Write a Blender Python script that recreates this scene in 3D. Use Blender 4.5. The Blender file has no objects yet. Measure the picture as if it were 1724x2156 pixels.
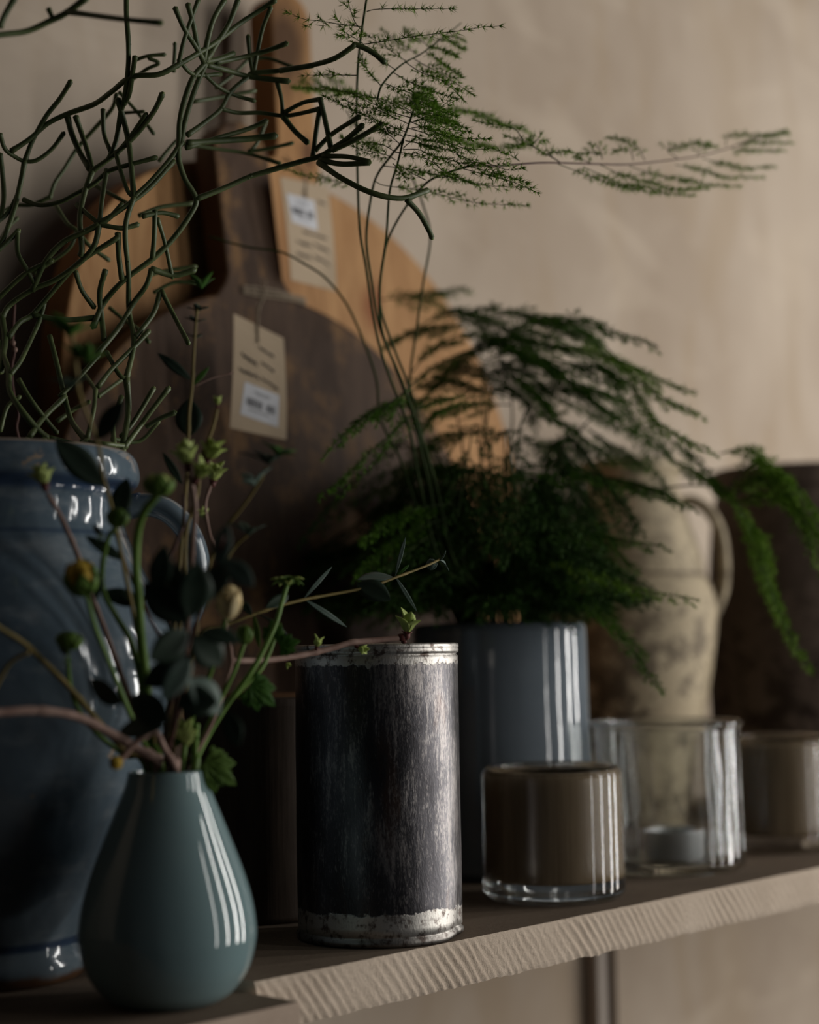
import bpy, math, random
import numpy as np
from math import pi, sin, cos, radians
from mathutils import Vector, noise

S = bpy.context.scene
COL = S.collection

# ------------------------------------------------------------------ camera
HEAD = radians(43.0)
FPX = 3600.0
EYE = 0.171
PITCH = math.atan(297.0 / FPX)
ROLL = radians(1.0)
Fw = Vector((cos(HEAD) * cos(PITCH), sin(HEAD) * cos(PITCH), sin(PITCH)))
Rh = Vector((sin(HEAD), -cos(HEAD), 0.0))           # horizontal, to the right of the view
Uh = Rh.cross(Fw)
CR = Rh * cos(ROLL) - Uh * sin(ROLL)
CU = Uh * cos(ROLL) + Rh * sin(ROLL)
FH = Vector((cos(HEAD), sin(HEAD), 0.0))            # horizontal view direction
CAM = Vector((0, 0, EYE))
ZZ = Vector((0, 0, 1))

cd = bpy.data.cameras.new('camera')
cam = bpy.data.objects.new('camera', cd)
COL.objects.link(cam)
from mathutils import Matrix
M3 = Matrix((CR, CU, -Fw)).transposed()
cam.matrix_world = Matrix.Translation(CAM) @ M3.to_4x4()
cd.sensor_fit = 'HORIZONTAL'
cd.sensor_width = 24.0
cd.lens = 24.0 * FPX / 1724.0
cd.clip_start = 0.02
cd.clip_end = 50
cd.dof.use_dof = True
cd.dof.focus_distance = 1.03
cd.dof.aperture_fstop = 2.8
S.camera = cam

# ------------------------------------------------------------------ world
w = bpy.data.worlds.new('world')
S.world = w
w.use_nodes = True
w.node_tree.nodes['Background'].inputs[0].default_value = (0.55, 0.62, 0.75, 1)
w.node_tree.nodes['Background'].inputs[1].default_value = 0.012


# ------------------------------------------------------------------ window panes (daylight, out of frame to the right)
def pane(name, loc, target, sx, sy, power, colr):
    l = bpy.data.lights.new(name, 'AREA')
    l.shape = 'RECTANGLE'
    l.size = sx
    l.size_y = sy
    l.energy = power
    l.color = colr
    o = bpy.data.objects.new(name, l)
    COL.objects.link(o)
    d = (Vector(target) - Vector(loc)).normalized()
    o.location = loc
    o.rotation_euler = d.to_track_quat('-Z', 'Y').to_euler()
    return o


DAY = (1.0, 0.975, 0.935)
pane('window_light', (1.42, -1.10, 0.38), (0.9, 0.85, 0.38), 0.070, 1.7, 3.6, DAY)
pane('window_light', (2.02, -0.86, 0.38), (0.9, 0.85, 0.38), 0.075, 1.7, 9.0, DAY)
pane('window_light', (2.50, -0.40, 0.38), (0.9, 0.85, 0.38), 0.090, 1.7, 12.5, DAY)
pane('window_light', (2.74, 0.08, 0.38), (0.9, 0.85, 0.38), 0.070, 1.7, 9.5, DAY)

S.view_settings.view_transform = 'Standard'
S.view_settings.look = 'None'
S.view_settings.gamma = 1
S.view_settings.use_curve_mapping = False
S.view_settings.exposure = 0.14

random.seed(7)
rnd = random.random


def uni(a, b):
    return a + (b - a) * rnd()


def at(px, py, D):
    """point seen at photo pixel px,py at distance D along the view axis"""
    return CAM + Fw * D + CR * ((px - 862.0) / FPX * D) + CU * ((1078.0 - py) / FPX * D)


# ------------------------------------------------------------------ materials
class NT:
    def __init__(s, name):
        s.m = bpy.data.materials.new(name)
        s.m.use_nodes = True
        s.t = s.m.node_tree
        s.b = s.t.nodes['Principled BSDF']

    def n(s, typ, **kw):
        nd = s.t.nodes.new(typ)
        ins = kw.pop('ins', {})
        for k, v in kw.items():
            setattr(nd, k, v)
        for k, v in ins.items():
            s.put(nd.inputs[k], v)
        return nd

    def put(s, sock, v):
        if hasattr(v, 'is_output') or isinstance(v, bpy.types.NodeSocket):
            s.t.links.new(v, sock)
        else:
            if isinstance(v, (tuple, list)) and len(v) == 3 and sock.type == 'RGBA':
                v = (*v, 1)
            sock.default_value = v

    def set(s, **kw):
        for k, v in kw.items():
            s.put(s.b.inputs[k.replace('_', ' ')], v)
        return s

    def coord(s, scale=(1, 1, 1), rot=(0, 0, 0), kind='Object', loc=(0, 0, 0)):
        tc = s.n('ShaderNodeTexCoord')
        mp = s.n('ShaderNodeMapping', ins={0: tc.outputs[kind]})
        mp.inputs['Scale'].default_value = scale
        mp.inputs['Rotation'].default_value = rot
        mp.inputs['Location'].default_value = loc
        return mp.outputs[0]

    def noise(s, vec, scale=5, detail=4, rough=0.55, dist=0.0):
        nd = s.n('ShaderNodeTexNoise', ins={'Vector': vec})
        nd.inputs['Scale'].default_value = scale
        nd.inputs['Detail'].default_value = detail
        nd.inputs['Roughness'].default_value = rough
        nd.inputs['Distortion'].default_value = dist
        return nd.outputs[0]

    def ramp(s, v, stops):
        nd = s.n('ShaderNodeValToRGB', ins={0: v})
        el = nd.color_ramp.elements
        while len(el) < len(stops):
            el.new(0.5)
        for e, (p, c) in zip(el, stops):
            e.position = p
            e.color = (c, c, c, 1) if not isinstance(c, tuple) else (*c, 1)
        return nd.outputs[0]

    def mix(s, f, a, b, mode='MIX'):
        nd = s.n('ShaderNodeMix', data_type='RGBA', blend_type=mode)
        s.put(nd.inputs[0], f)
        s.put(nd.inputs[6], a)
        s.put(nd.inputs[7], b)
        return nd.outputs[2]

    def math(s, op, a, b=0.0, c=None):
        nd = s.n('ShaderNodeMath', operation=op)
        s.put(nd.inputs[0], a)
        s.put(nd.inputs[1], b)
        if c is not None:
            s.put(nd.inputs[2], c)
        return nd.outputs[0]

    def bump(s, h, strength=0.3, dist=0.001):
        nd = s.n('ShaderNodeBump', ins={'Height': h})
        nd.inputs['Strength'].default_value = strength
        nd.inputs['Distance'].default_value = dist
        s.t.links.new(nd.outputs[0], s.b.inputs['Normal'])
        return s

    def sep(s, vec):
        return s.n('ShaderNodeSeparateXYZ', ins={0: vec}).outputs


MATS = {}


def mat_plain(name, col, rough=0.5, **kw):
    m = NT(name)
    m.set(Base_Color=col, Roughness=rough, **kw)
    MATS[name] = m.m
    return m.m


LOWSPEC = ('dark_steel', 'pale_steel', 'limewash', 'sawn_stone', 'stone_top', 'smooth_slab', 'honey_wood', 'warm_wood', 'dark_wood', 'black_wood', 'worn_edge_wood', 'canister_brown', 'soil', 'manila_card', 'brown_stoneware')


def mk_wall():
    m = NT('limewash')
    a = m.noise(m.coord((1.2, 1, 0.8)), 3.2, 5, 0.5, 0.6)
    b = m.noise(m.coord((1, 1, 1), (0, 0.5, 0)), 9, 6, 0.6)
    c1 = m.mix(m.ramp(a, [(0.35, 0.0), (0.68, 1.0)]), (0.40, 0.318, 0.245), (0.52, 0.432, 0.345))
    c2 = m.mix(m.math('MULTIPLY', m.ramp(b, [(0.45, 0.0), (0.75, 1.0)]), 0.35), c1, (0.58, 0.49, 0.395))
    d1 = m.noise(m.coord((2.2, 1, 0.7), (0, 0.35, 0)), 3.0, 4, 0.5, 1.8)
    d2 = m.noise(m.coord((1, 1, 2.6), (0, -0.6, 0), loc=(0.4, 0, 0.7)), 4.5, 3, 0.5, 1.0)
    c2 = m.mix(m.math('MULTIPLY', m.ramp(d1, [(0.52, 0.0), (0.66, 1.0)]), 0.42), c2, (0.38, 0.285, 0.19))  # tan streaks: soft plant shadows painted into the wall colour
    c2 = m.mix(m.math('MULTIPLY', m.ramp(d2, [(0.56, 0.0), (0.70, 1.0)]), 0.35), c2, (0.62, 0.52, 0.41))  # pale patches: dappled light painted in as well
    m.set(Base_Color=c2, Roughness=0.92)
    f = m.noise(m.coord(), 300, 4, 0.7)
    m.bump(f, 0.25, 0.0006)
    return m.m


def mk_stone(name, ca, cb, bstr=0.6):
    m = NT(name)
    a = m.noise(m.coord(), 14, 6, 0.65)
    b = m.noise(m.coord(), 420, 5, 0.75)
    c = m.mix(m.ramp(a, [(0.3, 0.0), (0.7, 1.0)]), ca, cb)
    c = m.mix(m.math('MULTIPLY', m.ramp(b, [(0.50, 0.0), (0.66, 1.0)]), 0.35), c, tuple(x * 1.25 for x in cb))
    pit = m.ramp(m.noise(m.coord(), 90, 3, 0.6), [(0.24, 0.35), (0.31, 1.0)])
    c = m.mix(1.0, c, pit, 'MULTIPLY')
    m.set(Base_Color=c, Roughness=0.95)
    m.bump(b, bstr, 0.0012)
    return m.m


def mk_wood(name, ca, cb, knots=None, scale=(9, 9, 1.1), rough=0.6, blotch=0.0):
    m = NT(name)
    g = m.noise(m.coord(scale), 8, 6, 0.6, 1.2)
    f = m.noise(m.coord((180, 180, 5)), 3, 4, 0.7)
    c = m.mix(m.ramp(g, [(0.32, 0.0), (0.68, 1.0)]), ca, cb)
    c = m.mix(m.math('MULTIPLY', m.ramp(f, [(0.4, 0.0), (0.7, 1.0)]), 0.35), c, tuple(x * 0.6 for x in ca))
    if blotch:
        bl = m.noise(m.coord((1, 1, 0.6)), 16, 8, 0.72)
        c = m.mix(m.math('MULTIPLY', m.ramp(bl, [(0.50, 0.0), (0.59, 1.0)]), blotch), c, (0.25, 0.135, 0.055))
    if knots:
        for (kx, kz, r, kc) in knots:
            v = m.sep(m.coord())
            dx = m.math('SUBTRACT', v[0], kx)
            dz = m.math('MULTIPLY', m.math('SUBTRACT', v[2], kz), 0.6)
            dd = m.math('SQRT', m.math('ADD', m.math('MULTIPLY', dx, dx), m.math('MULTIPLY', dz, dz)))
            dd = m.math('ADD', dd, m.math('MULTIPLY', m.math('SUBTRACT', g, 0.5), r * 1.2))
            k = m.ramp(m.math('DIVIDE', dd, r * 2), [(0.25, 1.0), (0.75, 0.0)])
            c = m.mix(m.math('MULTIPLY', k, 0.8), c, kc)
    m.set(Base_Color=c, Roughness=rough)
    m.bump(m.math('ADD', g, f), 0.25, 0.0008)
    return m.m


def mk_tin():
    m = NT('aged_tin')
    xyz = m.coord()
    v = m.sep(xyz)
    st = m.noise(m.coord((1, 1, 0.09)), 330, 6, 0.8)
    big = m.noise(m.coord((1, 1, 0.45)), 26, 5, 0.6)
    fine = m.noise(m.coord((1, 1, 0.35)), 900, 3, 0.7)
    sc = m.math('ADD', m.math('MULTIPLY', st, 0.50), m.math('ADD', m.math('MULTIPLY', big, 0.42), m.math('MULTIPLY', fine, 0.30)))
    scr = m.ramp(sc, [(0.61, 0.0), (0.70, 0.6), (0.82, 1.0)])
    # hair scratches
    wv = m.n('ShaderNodeTexVoronoi', feature='DISTANCE_TO_EDGE', ins={'Vector': m.coord((1, 1, 0.7), (0.3, 0.2, 0.1))})
    wv.inputs['Scale'].default_value = 55
    hair = m.math('MULTIPLY', m.ramp(wv.outputs[0], [(0.0, 1.0), (0.006, 0.0)]), m.ramp(big, [(0.5, 0.0), (0.7, 0.3)]))
    base = m.mix(m.ramp(big, [(0.35, 0.0), (0.7, 1.0)]), (0.045, 0.042, 0.045), (0.125, 0.120, 0.130))
    base = m.mix(m.ramp(m.noise(m.coord((1, 1, 0.3)), 40, 4, 0.6), [(0.60, 0.0), (0.74, 0.5)]), base, (0.16, 0.075, 0.035))
    c = m.mix(m.math('MAXIMUM', scr, hair), base, (0.40, 0.365, 0.345))
    # solder bands with ragged edge
    edge = m.noise(m.coord((1, 1, 1)), 110, 5, 0.7)
    zt = m.math('ADD', v[2], m.math('MULTIPLY', m.math('SUBTRACT', edge, 0.5), 0.010))
    top = m.ramp(m.math('MULTIPLY', m.math('SUBTRACT', zt, 0.1640), 400.0), [(0.0, 0.0), (0.35, 1.0)])
    bot = m.ramp(m.math('MULTIPLY', m.math('SUBTRACT', 0.0195, zt), 400.0), [(0.0, 0.0), (0.35, 1.0)])
    band = m.math('MAXIMUM', top, bot)
    bc = m.mix(m.ramp(m.noise(m.coord(), 160, 5, 0.7), [(0.38, 0.0), (0.5, 1.0)]), (0.13, 0.10, 0.085), (0.56, 0.53, 0.49))
    c = m.mix(band, c, bc)
    # dark grime on the bottom flange
    c = m.mix(m.ramp(v[2], [(0.003, 0.75), (0.0065, 0.0)]), c, (0.045, 0.035, 0.03))
    r = m.mix(band, m.mix(scr, (0.30, 0.30, 0.30), (0.42, 0.42, 0.42)), (0.40, 0.40, 0.40))
    m.set(Base_Color=c, Metallic=0.85, Roughness=r)
    m.bump(m.math('ADD', fine, m.math('ADD', big, band)), 0.35, 0.0005)
    return m.m


def mk_glaze(name, c1, c2, c3, rough=0.08, chips=False, bumpy=0.25, sc=6.0):
    m = NT(name)
    a = m.noise(m.coord((1, 1, 0.8)), sc, 6, 0.62, 0.6)
    b = m.noise(m.coord((1, 1, 2.2)), sc * 5, 5, 0.6)
    c = m.mix(m.ramp(a, [(0.34, 0.0), (0.66, 1.0)]), c1, c2)
    c = m.mix(m.math('MULTIPLY', m.ramp(b, [(0.52, 0.0), (0.74, 1.0)]), 0.55), c, c3)
    r = rough
    if chips:
        ch = m.noise(m.coord((1, 1, 1.3), loc=(0.31, 0.2, 0.08)), 26, 6, 0.65)
        k = m.ramp(ch, [(0.69, 0.0), (0.71, 1.0)])
        c = m.mix(k, c, (0.28, 0.20, 0.13))
        v = m.sep(m.coord())
        zz = m.math('ADD', v[2], m.math('MULTIPLY', m.math('SUBTRACT', b, 0.5), 0.012))
        c = m.mix(m.ramp(zz, [(0.004, 1.0), (0.007, 0.0)]), c, (0.10, 0.05, 0.025))
        # raised dark blue line and bare rim
        z = v[2]
        for zc, wd, amt in ((0.2715, 0.0035, 0.8), (0.245, 0.0012, 0.45), (0.0215, 0.002, 0.8)):
            dz = m.math('ABSOLUTE', m.math('SUBTRACT', z, zc))
            ln = m.ramp(m.math('DIVIDE', dz, wd * 2), [(0.3, amt), (0.8, 0.0)])
            c = m.mix(ln, c, (0.012, 0.03, 0.075))
        c = m.mix(m.ramp(m.math('MULTIPLY', m.math('SUBTRACT', z, 0.2915), 300.0), [(0.05, 0.0), (0.3, 0.8)]), c, (0.34, 0.27, 0.21))
        r = m.mix(k, (rough,) * 3, (0.55,) * 3)
    m.set(Base_Color=c, Roughness=r)
    if bumpy:
        h = m.noise(m.coord((1, 1, 0.6)), 30, 3, 0.5)
        m.bump(h, bumpy, 0.004)
    m.b.inputs['Specular IOR Level'].default_value = 0.65
    return m.m


def mk_stoneware(name, ca, cb, dark, ring=None, rough=0.8):
    m = NT(name)
    a = m.noise(m.coord((1, 1, 1)), 12, 7, 0.65)
    sp = m.noise(m.coord(), 48, 7, 0.75)
    v = m.sep(m.coord())
    c = m.mix(m.ramp(a, [(0.35, 0.0), (0.66, 1.0)]), ca, cb)
    low = m.ramp(v[2], [(0.06, 1.0), (0.26, 0.45)])
    c = m.mix(m.math('MULTIPLY', m.ramp(m.math('ADD', m.math('MULTIPLY', sp, 0.5), m.math('MULTIPLY', a, 0.5)),
                                        [(0.48, 0.0), (0.54, 1.0)]), low), c, dark)
    if ring:
        for zc in ring:
            dz = m.math('ABSOLUTE', m.math('SUBTRACT', v[2], zc))
            c = m.mix(m.ramp(m.math('DIVIDE', dz, 0.003), [(0.3, 0.7), (0.9, 0.0)]), c, dark)
    m.set(Base_Color=c, Roughness=rough)
    m.bump(m.math('ADD', a, sp), 0.3, 0.001)
    return m.m


def mk_votive():
    m = NT('taupe_glass')
    g = m.noise(m.coord((1, 1, 0.04)), 130, 4, 0.6)
    c = m.mix(m.ramp(g, [(0.35, 0.0), (0.7, 1.0)]), (0.22, 0.158, 0.095), (0.33, 0.245, 0.155))
    m.set(Base_Color=c, Roughness=0.25)
    m.b.inputs['Transmission Weight'].default_value = 0.08
    return m.m


def mk_glass(name, col=(1, 1, 1), rough=0.0, bumpy=0.0, thru=0.3):
    m = NT(name)
    m.set(Base_Color=col, Roughness=rough, IOR=1.48)
    m.b.inputs['Transmission Weight'].default_value = 1.0
    if bumpy:
        m.bump(m.noise(m.coord((1, 1, 0.35)), 38, 2, 0.5), bumpy, 0.004)
    t = m.n('ShaderNodeBsdfTransparent', ins={'Color': col})
    ms = m.n('ShaderNodeMixShader')
    ms.inputs[0].default_value = thru
    m.t.links.new(m.b.outputs[0], ms.inputs[1])
    m.t.links.new(t.outputs[0], ms.inputs[2])
    m.t.links.new(ms.outputs[0], m.t.nodes['Material Output'].inputs[0])
    return m.m


def mk_leaf(name, c1, c2, rough=0.45, trans=0.25, spec=0.22):
    m = NT(name)
    a = m.noise(m.coord(), 70, 4, 0.6)
    c = m.mix(m.ramp(a, [(0.35, 0.0), (0.65, 1.0)]), c1, c2)
    m.set(Base_Color=c, Roughness=rough)
    m.b.inputs['Specular IOR Level'].default_value = spec
    if trans:
        t = m.n('ShaderNodeBsdfTranslucent', ins={'Color': c})
        ms = m.n('ShaderNodeMixShader')
        ms.inputs[0].default_value = trans
        m.t.links.new(m.b.outputs[0], ms.inputs[1])
        m.t.links.new(t.outputs[0], ms.inputs[2])
        m.t.links.new(ms.outputs[0], m.t.nodes['Material Output'].inputs[0])
    return m.m


MT = dict(
    wall=mk_wall(),
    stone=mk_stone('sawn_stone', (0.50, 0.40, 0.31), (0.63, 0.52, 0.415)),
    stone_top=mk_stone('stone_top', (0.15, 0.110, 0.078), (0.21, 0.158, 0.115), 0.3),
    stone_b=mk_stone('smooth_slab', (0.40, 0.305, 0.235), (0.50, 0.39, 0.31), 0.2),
    tin=mk_tin(),
    jar=mk_glaze('blue_glaze', (0.080, 0.115, 0.148), (0.185, 0.228, 0.255), (0.28, 0.31, 0.325), 0.10, True, 0.4),
    pot=mk_glaze('grey_blue_glass', (0.15, 0.18, 0.205), (0.19, 0.22, 0.25), (0.195, 0.225, 0.25), 0.06, False, 0.05, 3.0),
    vase=mk_glaze('teal_glass', (0.17, 0.255, 0.265), (0.21, 0.295, 0.30), (0.21, 0.29, 0.29), 0.04, False, 0.0, 4.0),
    vase_in=mat_plain('vase_inside', (0.03, 0.045, 0.045), 0.4),
    jug=mk_stoneware('beige_stoneware', (0.42, 0.335, 0.215), (0.60, 0.50, 0.345), (0.060, 0.038, 0.020), (0.242,)),
    crock=mk_stoneware('brown_stoneware', (0.095, 0.068, 0.052), (0.165, 0.124, 0.098), (0.03, 0.02, 0.014), (0.33,)),
    votive=mk_votive(),
    glass=mk_glass('clear_glass', (0.97, 0.985, 0.98)),
    glassw=mk_glass('wavy_glass', (0.96, 0.985, 0.975), 0.0, 0.0, 0.15),
    alu=mat_plain('aluminium', (0.80, 0.80, 0.82), 0.45, Metallic=0.9),
    wax=mat_plain('wax', (0.62, 0.58, 0.50), 0.5),
    wick=mat_plain('wick', (0.03, 0.03, 0.03), 0.9),
    oak=mk_wood('honey_wood', (0.37, 0.185, 0.075), (0.54, 0.305, 0.135),
                [(0.010, 0.690, 0.024, (0.03, 0.015, 0.012)), (0.10, 0.475, 0.012, (0.22, 0.06, 0.02)),
                 (0.03, 0.60, 0.008, (0.10, 0.04, 0.02))]),
    oak2=mk_wood('warm_wood', (0.22, 0.092, 0.03), (0.32, 0.145, 0.052)),
    walnut=mk_wood('dark_wood', (0.060, 0.034, 0.021), (0.110, 0.066, 0.042), None, (5, 5, 1.6), 0.6, 0.75),
    walnut_rim=mk_wood('worn_edge_wood', (0.085, 0.042, 0.020), (0.13, 0.065, 0.03)),
    black_wood=mk_wood('black_wood', (0.016, 0.010, 0.007), (0.030, 0.018, 0.012)),
    crate=mk_wood('canister_brown', (0.050, 0.034, 0.024), (0.085, 0.060, 0.044)),
    paper=mat_plain('manila_card', (0.56, 0.435, 0.305), 0.85),
    sticker=mat_plain('white_sticker', (0.62, 0.62, 0.65), 0.5),
    ink=mat_plain('grey_ink', (0.10, 0.09, 0.085), 0.8),
    print=mat_plain('black_print', (0.06, 0.06, 0.07), 0.6),
    twine=mat_plain('twine', (0.30, 0.235, 0.165), 0.95),
    rail=mat_plain('pale_steel', (0.42, 0.36, 0.31), 0.5),
    rail_dark=mat_plain('dark_steel', (0.035, 0.020, 0.010), 0.9),
    cactus=mk_leaf('cactus_green', (0.056, 0.082, 0.026), (0.112, 0.140, 0.052), 0.45, 0.0, 0.4),
    cactus_tip=mk_leaf('cactus_tip', (0.10, 0.15, 0.04), (0.16, 0.20, 0.06), 0.5, 0.0),
    bark=mk_leaf('pink_bark', (0.19, 0.11, 0.085), (0.30, 0.20, 0.16), 0.65, 0.0),
    bark_dark=mk_leaf('dark_bark', (0.05, 0.022, 0.018), (0.09, 0.04, 0.03), 0.6, 0.0),
    bark_olive=mk_leaf('olive_bark', (0.14, 0.11, 0.03), (0.22, 0.16, 0.05), 0.6, 0.0),
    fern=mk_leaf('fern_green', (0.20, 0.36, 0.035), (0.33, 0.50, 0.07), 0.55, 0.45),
    fern_shade=mk_leaf('fern_inner_shade', (0.030, 0.085, 0.010), (0.055, 0.13, 0.016), 0.6, 0.3),  # same fern darkened: shade of the inner fronds painted into the colour
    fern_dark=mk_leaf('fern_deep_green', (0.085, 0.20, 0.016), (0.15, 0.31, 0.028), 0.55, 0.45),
    fern_stem=mk_leaf('fern_stem', (0.022, 0.040, 0.010), (0.04, 0.065, 0.016), 0.6, 0.0, 0.1),
    soil=mk_leaf('soil', (0.012, 0.009, 0.006), (0.03, 0.02, 0.014), 0.95, 0.0),
    stem=mk_leaf('stem_green', (0.10, 0.19, 0.035), (0.16, 0.27, 0.055), 0.45, 0.15),
    leafd=mk_leaf('leaf_dark', (0.022, 0.040, 0.026), (0.04, 0.062, 0.042), 0.5, 0.12),
    leafg=mk_leaf('leaf_grey_green', (0.10, 0.15, 0.12), (0.15, 0.20, 0.17), 0.5, 0.2),
    leafb=mk_leaf('leaf_bright', (0.05, 0.14, 0.022), (0.08, 0.19, 0.03), 0.5, 0.3),
    bud=mk_leaf('bud_green', (0.42, 0.52, 0.13), (0.55, 0.64, 0.22), 0.5, 0.3),
    budd=mk_leaf('bud_deep_green', (0.09, 0.17, 0.03), (0.15, 0.25, 0.05), 0.5, 0.2),
    budy=mk_leaf('bud_yellow', (0.55, 0.36, 0.04), (0.68, 0.48, 0.08), 0.5, 0.25),
    cream=mk_leaf('petal_cream', (0.88, 0.70, 0.36), (0.92, 0.80, 0.50), 0.5, 0.3),
    scale=mk_leaf('bud_scale', (0.08, 0.02, 0.018), (0.15, 0.05, 0.04), 0.5, 0.0),
)


for m_ in MT.values():
    if m_.name in LOWSPEC:
        m_.node_tree.nodes['Principled BSDF'].inputs['Specular IOR Level'].default_value = 0.12


# ------------------------------------------------------------------ mesh builder
class MB:
    def __init__(s):
        s.V = []
        s.F = []
        s.MI = []
        s.mats = []
        s.cur = 0
        s.n = 0

    def use(s, m):
        if m not in s.mats:
            s.mats.append(m)
        s.cur = s.mats.index(m)
        return s

    def add(s, vs, fs):
        b = s.n
        s.V.extend([tuple(v) for v in vs])
        s.n += len(vs)
        s.F.extend([tuple(i + b for i in f) for f in fs])
        s.MI.extend([s.cur] * len(fs))
        return s

    def tube(s, pts, radii, n=8, cap=True, side=None, flat=1.0):
        pts = [Vector(p) for p in pts]
        if not isinstance(radii, (list, tuple)):
            radii = [radii] * len(pts)
        vs, fs = [], []
        up = None
        m = len(pts)
        for i, p in enumerate(pts):
            t = (pts[min(i + 1, m - 1)] - pts[max(i - 1, 0)])
            if t.length < 1e-9:
                t = Vector((0, 0, 1))
            t.normalize()
            if side is not None:
                a = Vector(side) - t * t.dot(Vector(side))
            elif up is None:
                a = t.orthogonal()
            else:
                a = up - t * t.dot(up)
                if a.length < 1e-6:
                    a = t.orthogonal()
            a.normalize()
            up = a
            b = t.cross(a)
            r = radii[i]
            for k in range(n):
                an = 2 * pi * k / n
                vs.append(p + a * (cos(an) * r) + b * (sin(an) * r * flat))
        for i in range(m - 1):
            for k in range(n):
                k2 = (k + 1) % n
                fs.append((i * n + k, i * n + k2, (i + 1) * n + k2, (i + 1) * n + k))
        if cap:
            t0 = (pts[0] - pts[1]).normalized() * radii[0] * 0.5
            t1 = (pts[-1] - pts[-2]).normalized() * radii[-1] * 0.6
            vs.append(pts[0] + t0)
            vs.append(pts[-1] + t1)
            e = len(vs)
            for k in range(n):
                k2 = (k + 1) % n
                fs.append((e - 2, k2, k))
                fs.append((e - 1, (m - 1) * n + k, (m - 1) * n + k2))
        return s.add(vs, fs)

    def lathe(s, prof, c=(0, 0, 0), n=96, fn=None, closed=False):
        """prof: list of (r,z); r=0 ends make poles"""
        vs, fs = [], []
        rings = []
        for (r, z) in prof:
            if r < 1e-6:
                rings.append([len(vs)])
                vs.append(Vector((c[0], c[1], c[2] + z)))
            else:
                ring = []
                for k in range(n):
                    a = 2 * pi * k / n
                    rr, zz = r, z
                    if fn:
                        rr, zz = fn(r, z, a)
                    ring.append(len(vs))
                    vs.append(Vector((c[0] + rr * cos(a), c[1] + rr * sin(a), c[2] + zz)))
                rings.append(ring)
        pairs = list(zip(rings[:-1], rings[1:]))
        if closed:
            pairs.append((rings[-1], rings[0]))
        for A, B in pairs:
            for k in range(n):
                k2 = (k + 1) % n
                if len(A) == 1 and len(B) == 1:
                    continue
                if len(A) == 1:
                    fs.append((A[0], B[k2], B[k]))
                elif len(B) == 1:
                    fs.append((A[k], A[k2], B[0]))
                else:
                    fs.append((A[k], A[k2], B[k2], B[k]))
        return s.add(vs, fs)

    def leaf(s, base, d, nrm, L, W, fold=0.25, curl=0.2, thick=0.00018, tip=1.0, n=7, shape=1.0):
        """thin leaf blade with a folded midrib and real thickness"""
        d = Vector(d).normalized()
        nrm = Vector(nrm)
        nrm = (nrm - d * nrm.dot(d))
        if nrm.length < 1e-5:
            nrm = d.orthogonal()
        nrm.normalize()
        sd = d.cross(nrm)
        vs, fs = [], []
        base = Vector(base)
        cols = (-1, -0.5, 0, 0.5, 1)
        for sgn in (1, -1):
            for i in range(n + 1):
                t = i / n
                wdt = W * 0.5 * (sin(pi * min(1, t ** shape * 0.985 + 0.012)) ** 0.8)
                mid = base + d * (L * t) - nrm * (curl * L * t * t)
                for c in cols:
                    vs.append(mid + sd * (wdt * c) + nrm * (fold * wdt * abs(c) + sgn * thick))
        k = len(cols)
        off = (n + 1) * k
        for i in range(n):
            for j in range(k - 1):
                a = i * k + j
                fs.append((a, a + 1, a + k + 1, a + k))
                fs.append((off + a, off + a + k, off + a + k + 1, off + a + 1))
            a = i * k
            fs.append((a, a + k, off + a + k, off + a))
            a = i * k + k - 1
            fs.append((a, off + a, off + a + k, a + k))
        return s.add(vs, fs)

    def blob(s, c, r, d=(0, 0, 1), stretch=1.0, nu=12, nv=8, fn=None):
        d = Vector(d).normalized()
        a = d.orthogonal().normalized()
        b = d.cross(a)
        c = Vector(c)
        vs, fs = [c + d * (r * stretch)], []
        for i in range(1, nv):
            th = pi * i / nv
            for k in range(nu):
                ph = 2 * pi * k / nu
                q = r * (fn(th, ph) if fn else 1)
                vs.append(c + a * (q * sin(th) * cos(ph)) + b * (q * sin(th) * sin(ph)) + d * (q * stretch * cos(th)))
        vs.append(c - d * (r * stretch))
        for k in range(nu):
            k2 = (k + 1) % nu
            fs.append((0, 1 + k, 1 + k2))
            for i in range(nv - 2):
                fs.append((1 + i * nu + k, 1 + (i + 1) * nu + k, 1 + (i + 1) * nu + k2, 1 + i * nu + k2))
            fs.append((len(vs) - 1, 1 + (nv - 2) * nu + k2, 1 + (nv - 2) * nu + k))
        return s.add(vs, fs)

    def box(s, lo, hi):
        x0, y0, z0 = lo
        x1, y1, z1 = hi
        vs = [(x0, y0, z0), (x1, y0, z0), (x1, y1, z0), (x0, y1, z0), (x0, y0, z1), (x1, y0, z1), (x1, y1, z1), (x0, y1, z1)]
        return s.add(vs, [(0, 3, 2, 1), (4, 5, 6, 7), (0, 1, 5, 4), (1, 2, 6, 5), (2, 3, 7, 6), (3, 0, 4, 7)])

    def build(s, name, parent=None, smooth=True, origin=None, kind=None, bevel=0.0):
        me = bpy.data.meshes.new(name)
        o = bpy.data.objects.new(name, me)
        org = Vector(origin) if origin is not None else (Vector(parent['org']) if parent is not None else Vector((0, 0, 0)))
        V = np.array(s.V, dtype=np.float64) - np.array(org)
        me.from_pydata(V.tolist(), [], s.F)
        for m in s.mats:
            me.materials.append(m)
        me.polygons.foreach_set('material_index', s.MI)
        if smooth:
            me.polygons.foreach_set('use_smooth', [True] * len(s.F))
        me.update()
        COL.objects.link(o)
        if parent is not None:
            o.parent = parent
            o['org'] = list(org)
            if origin is not None:
                o.location = org - Vector(parent['org'])
        else:
            o.location = org
            o['org'] = list(org)
        if kind:
            o['kind'] = kind
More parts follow.
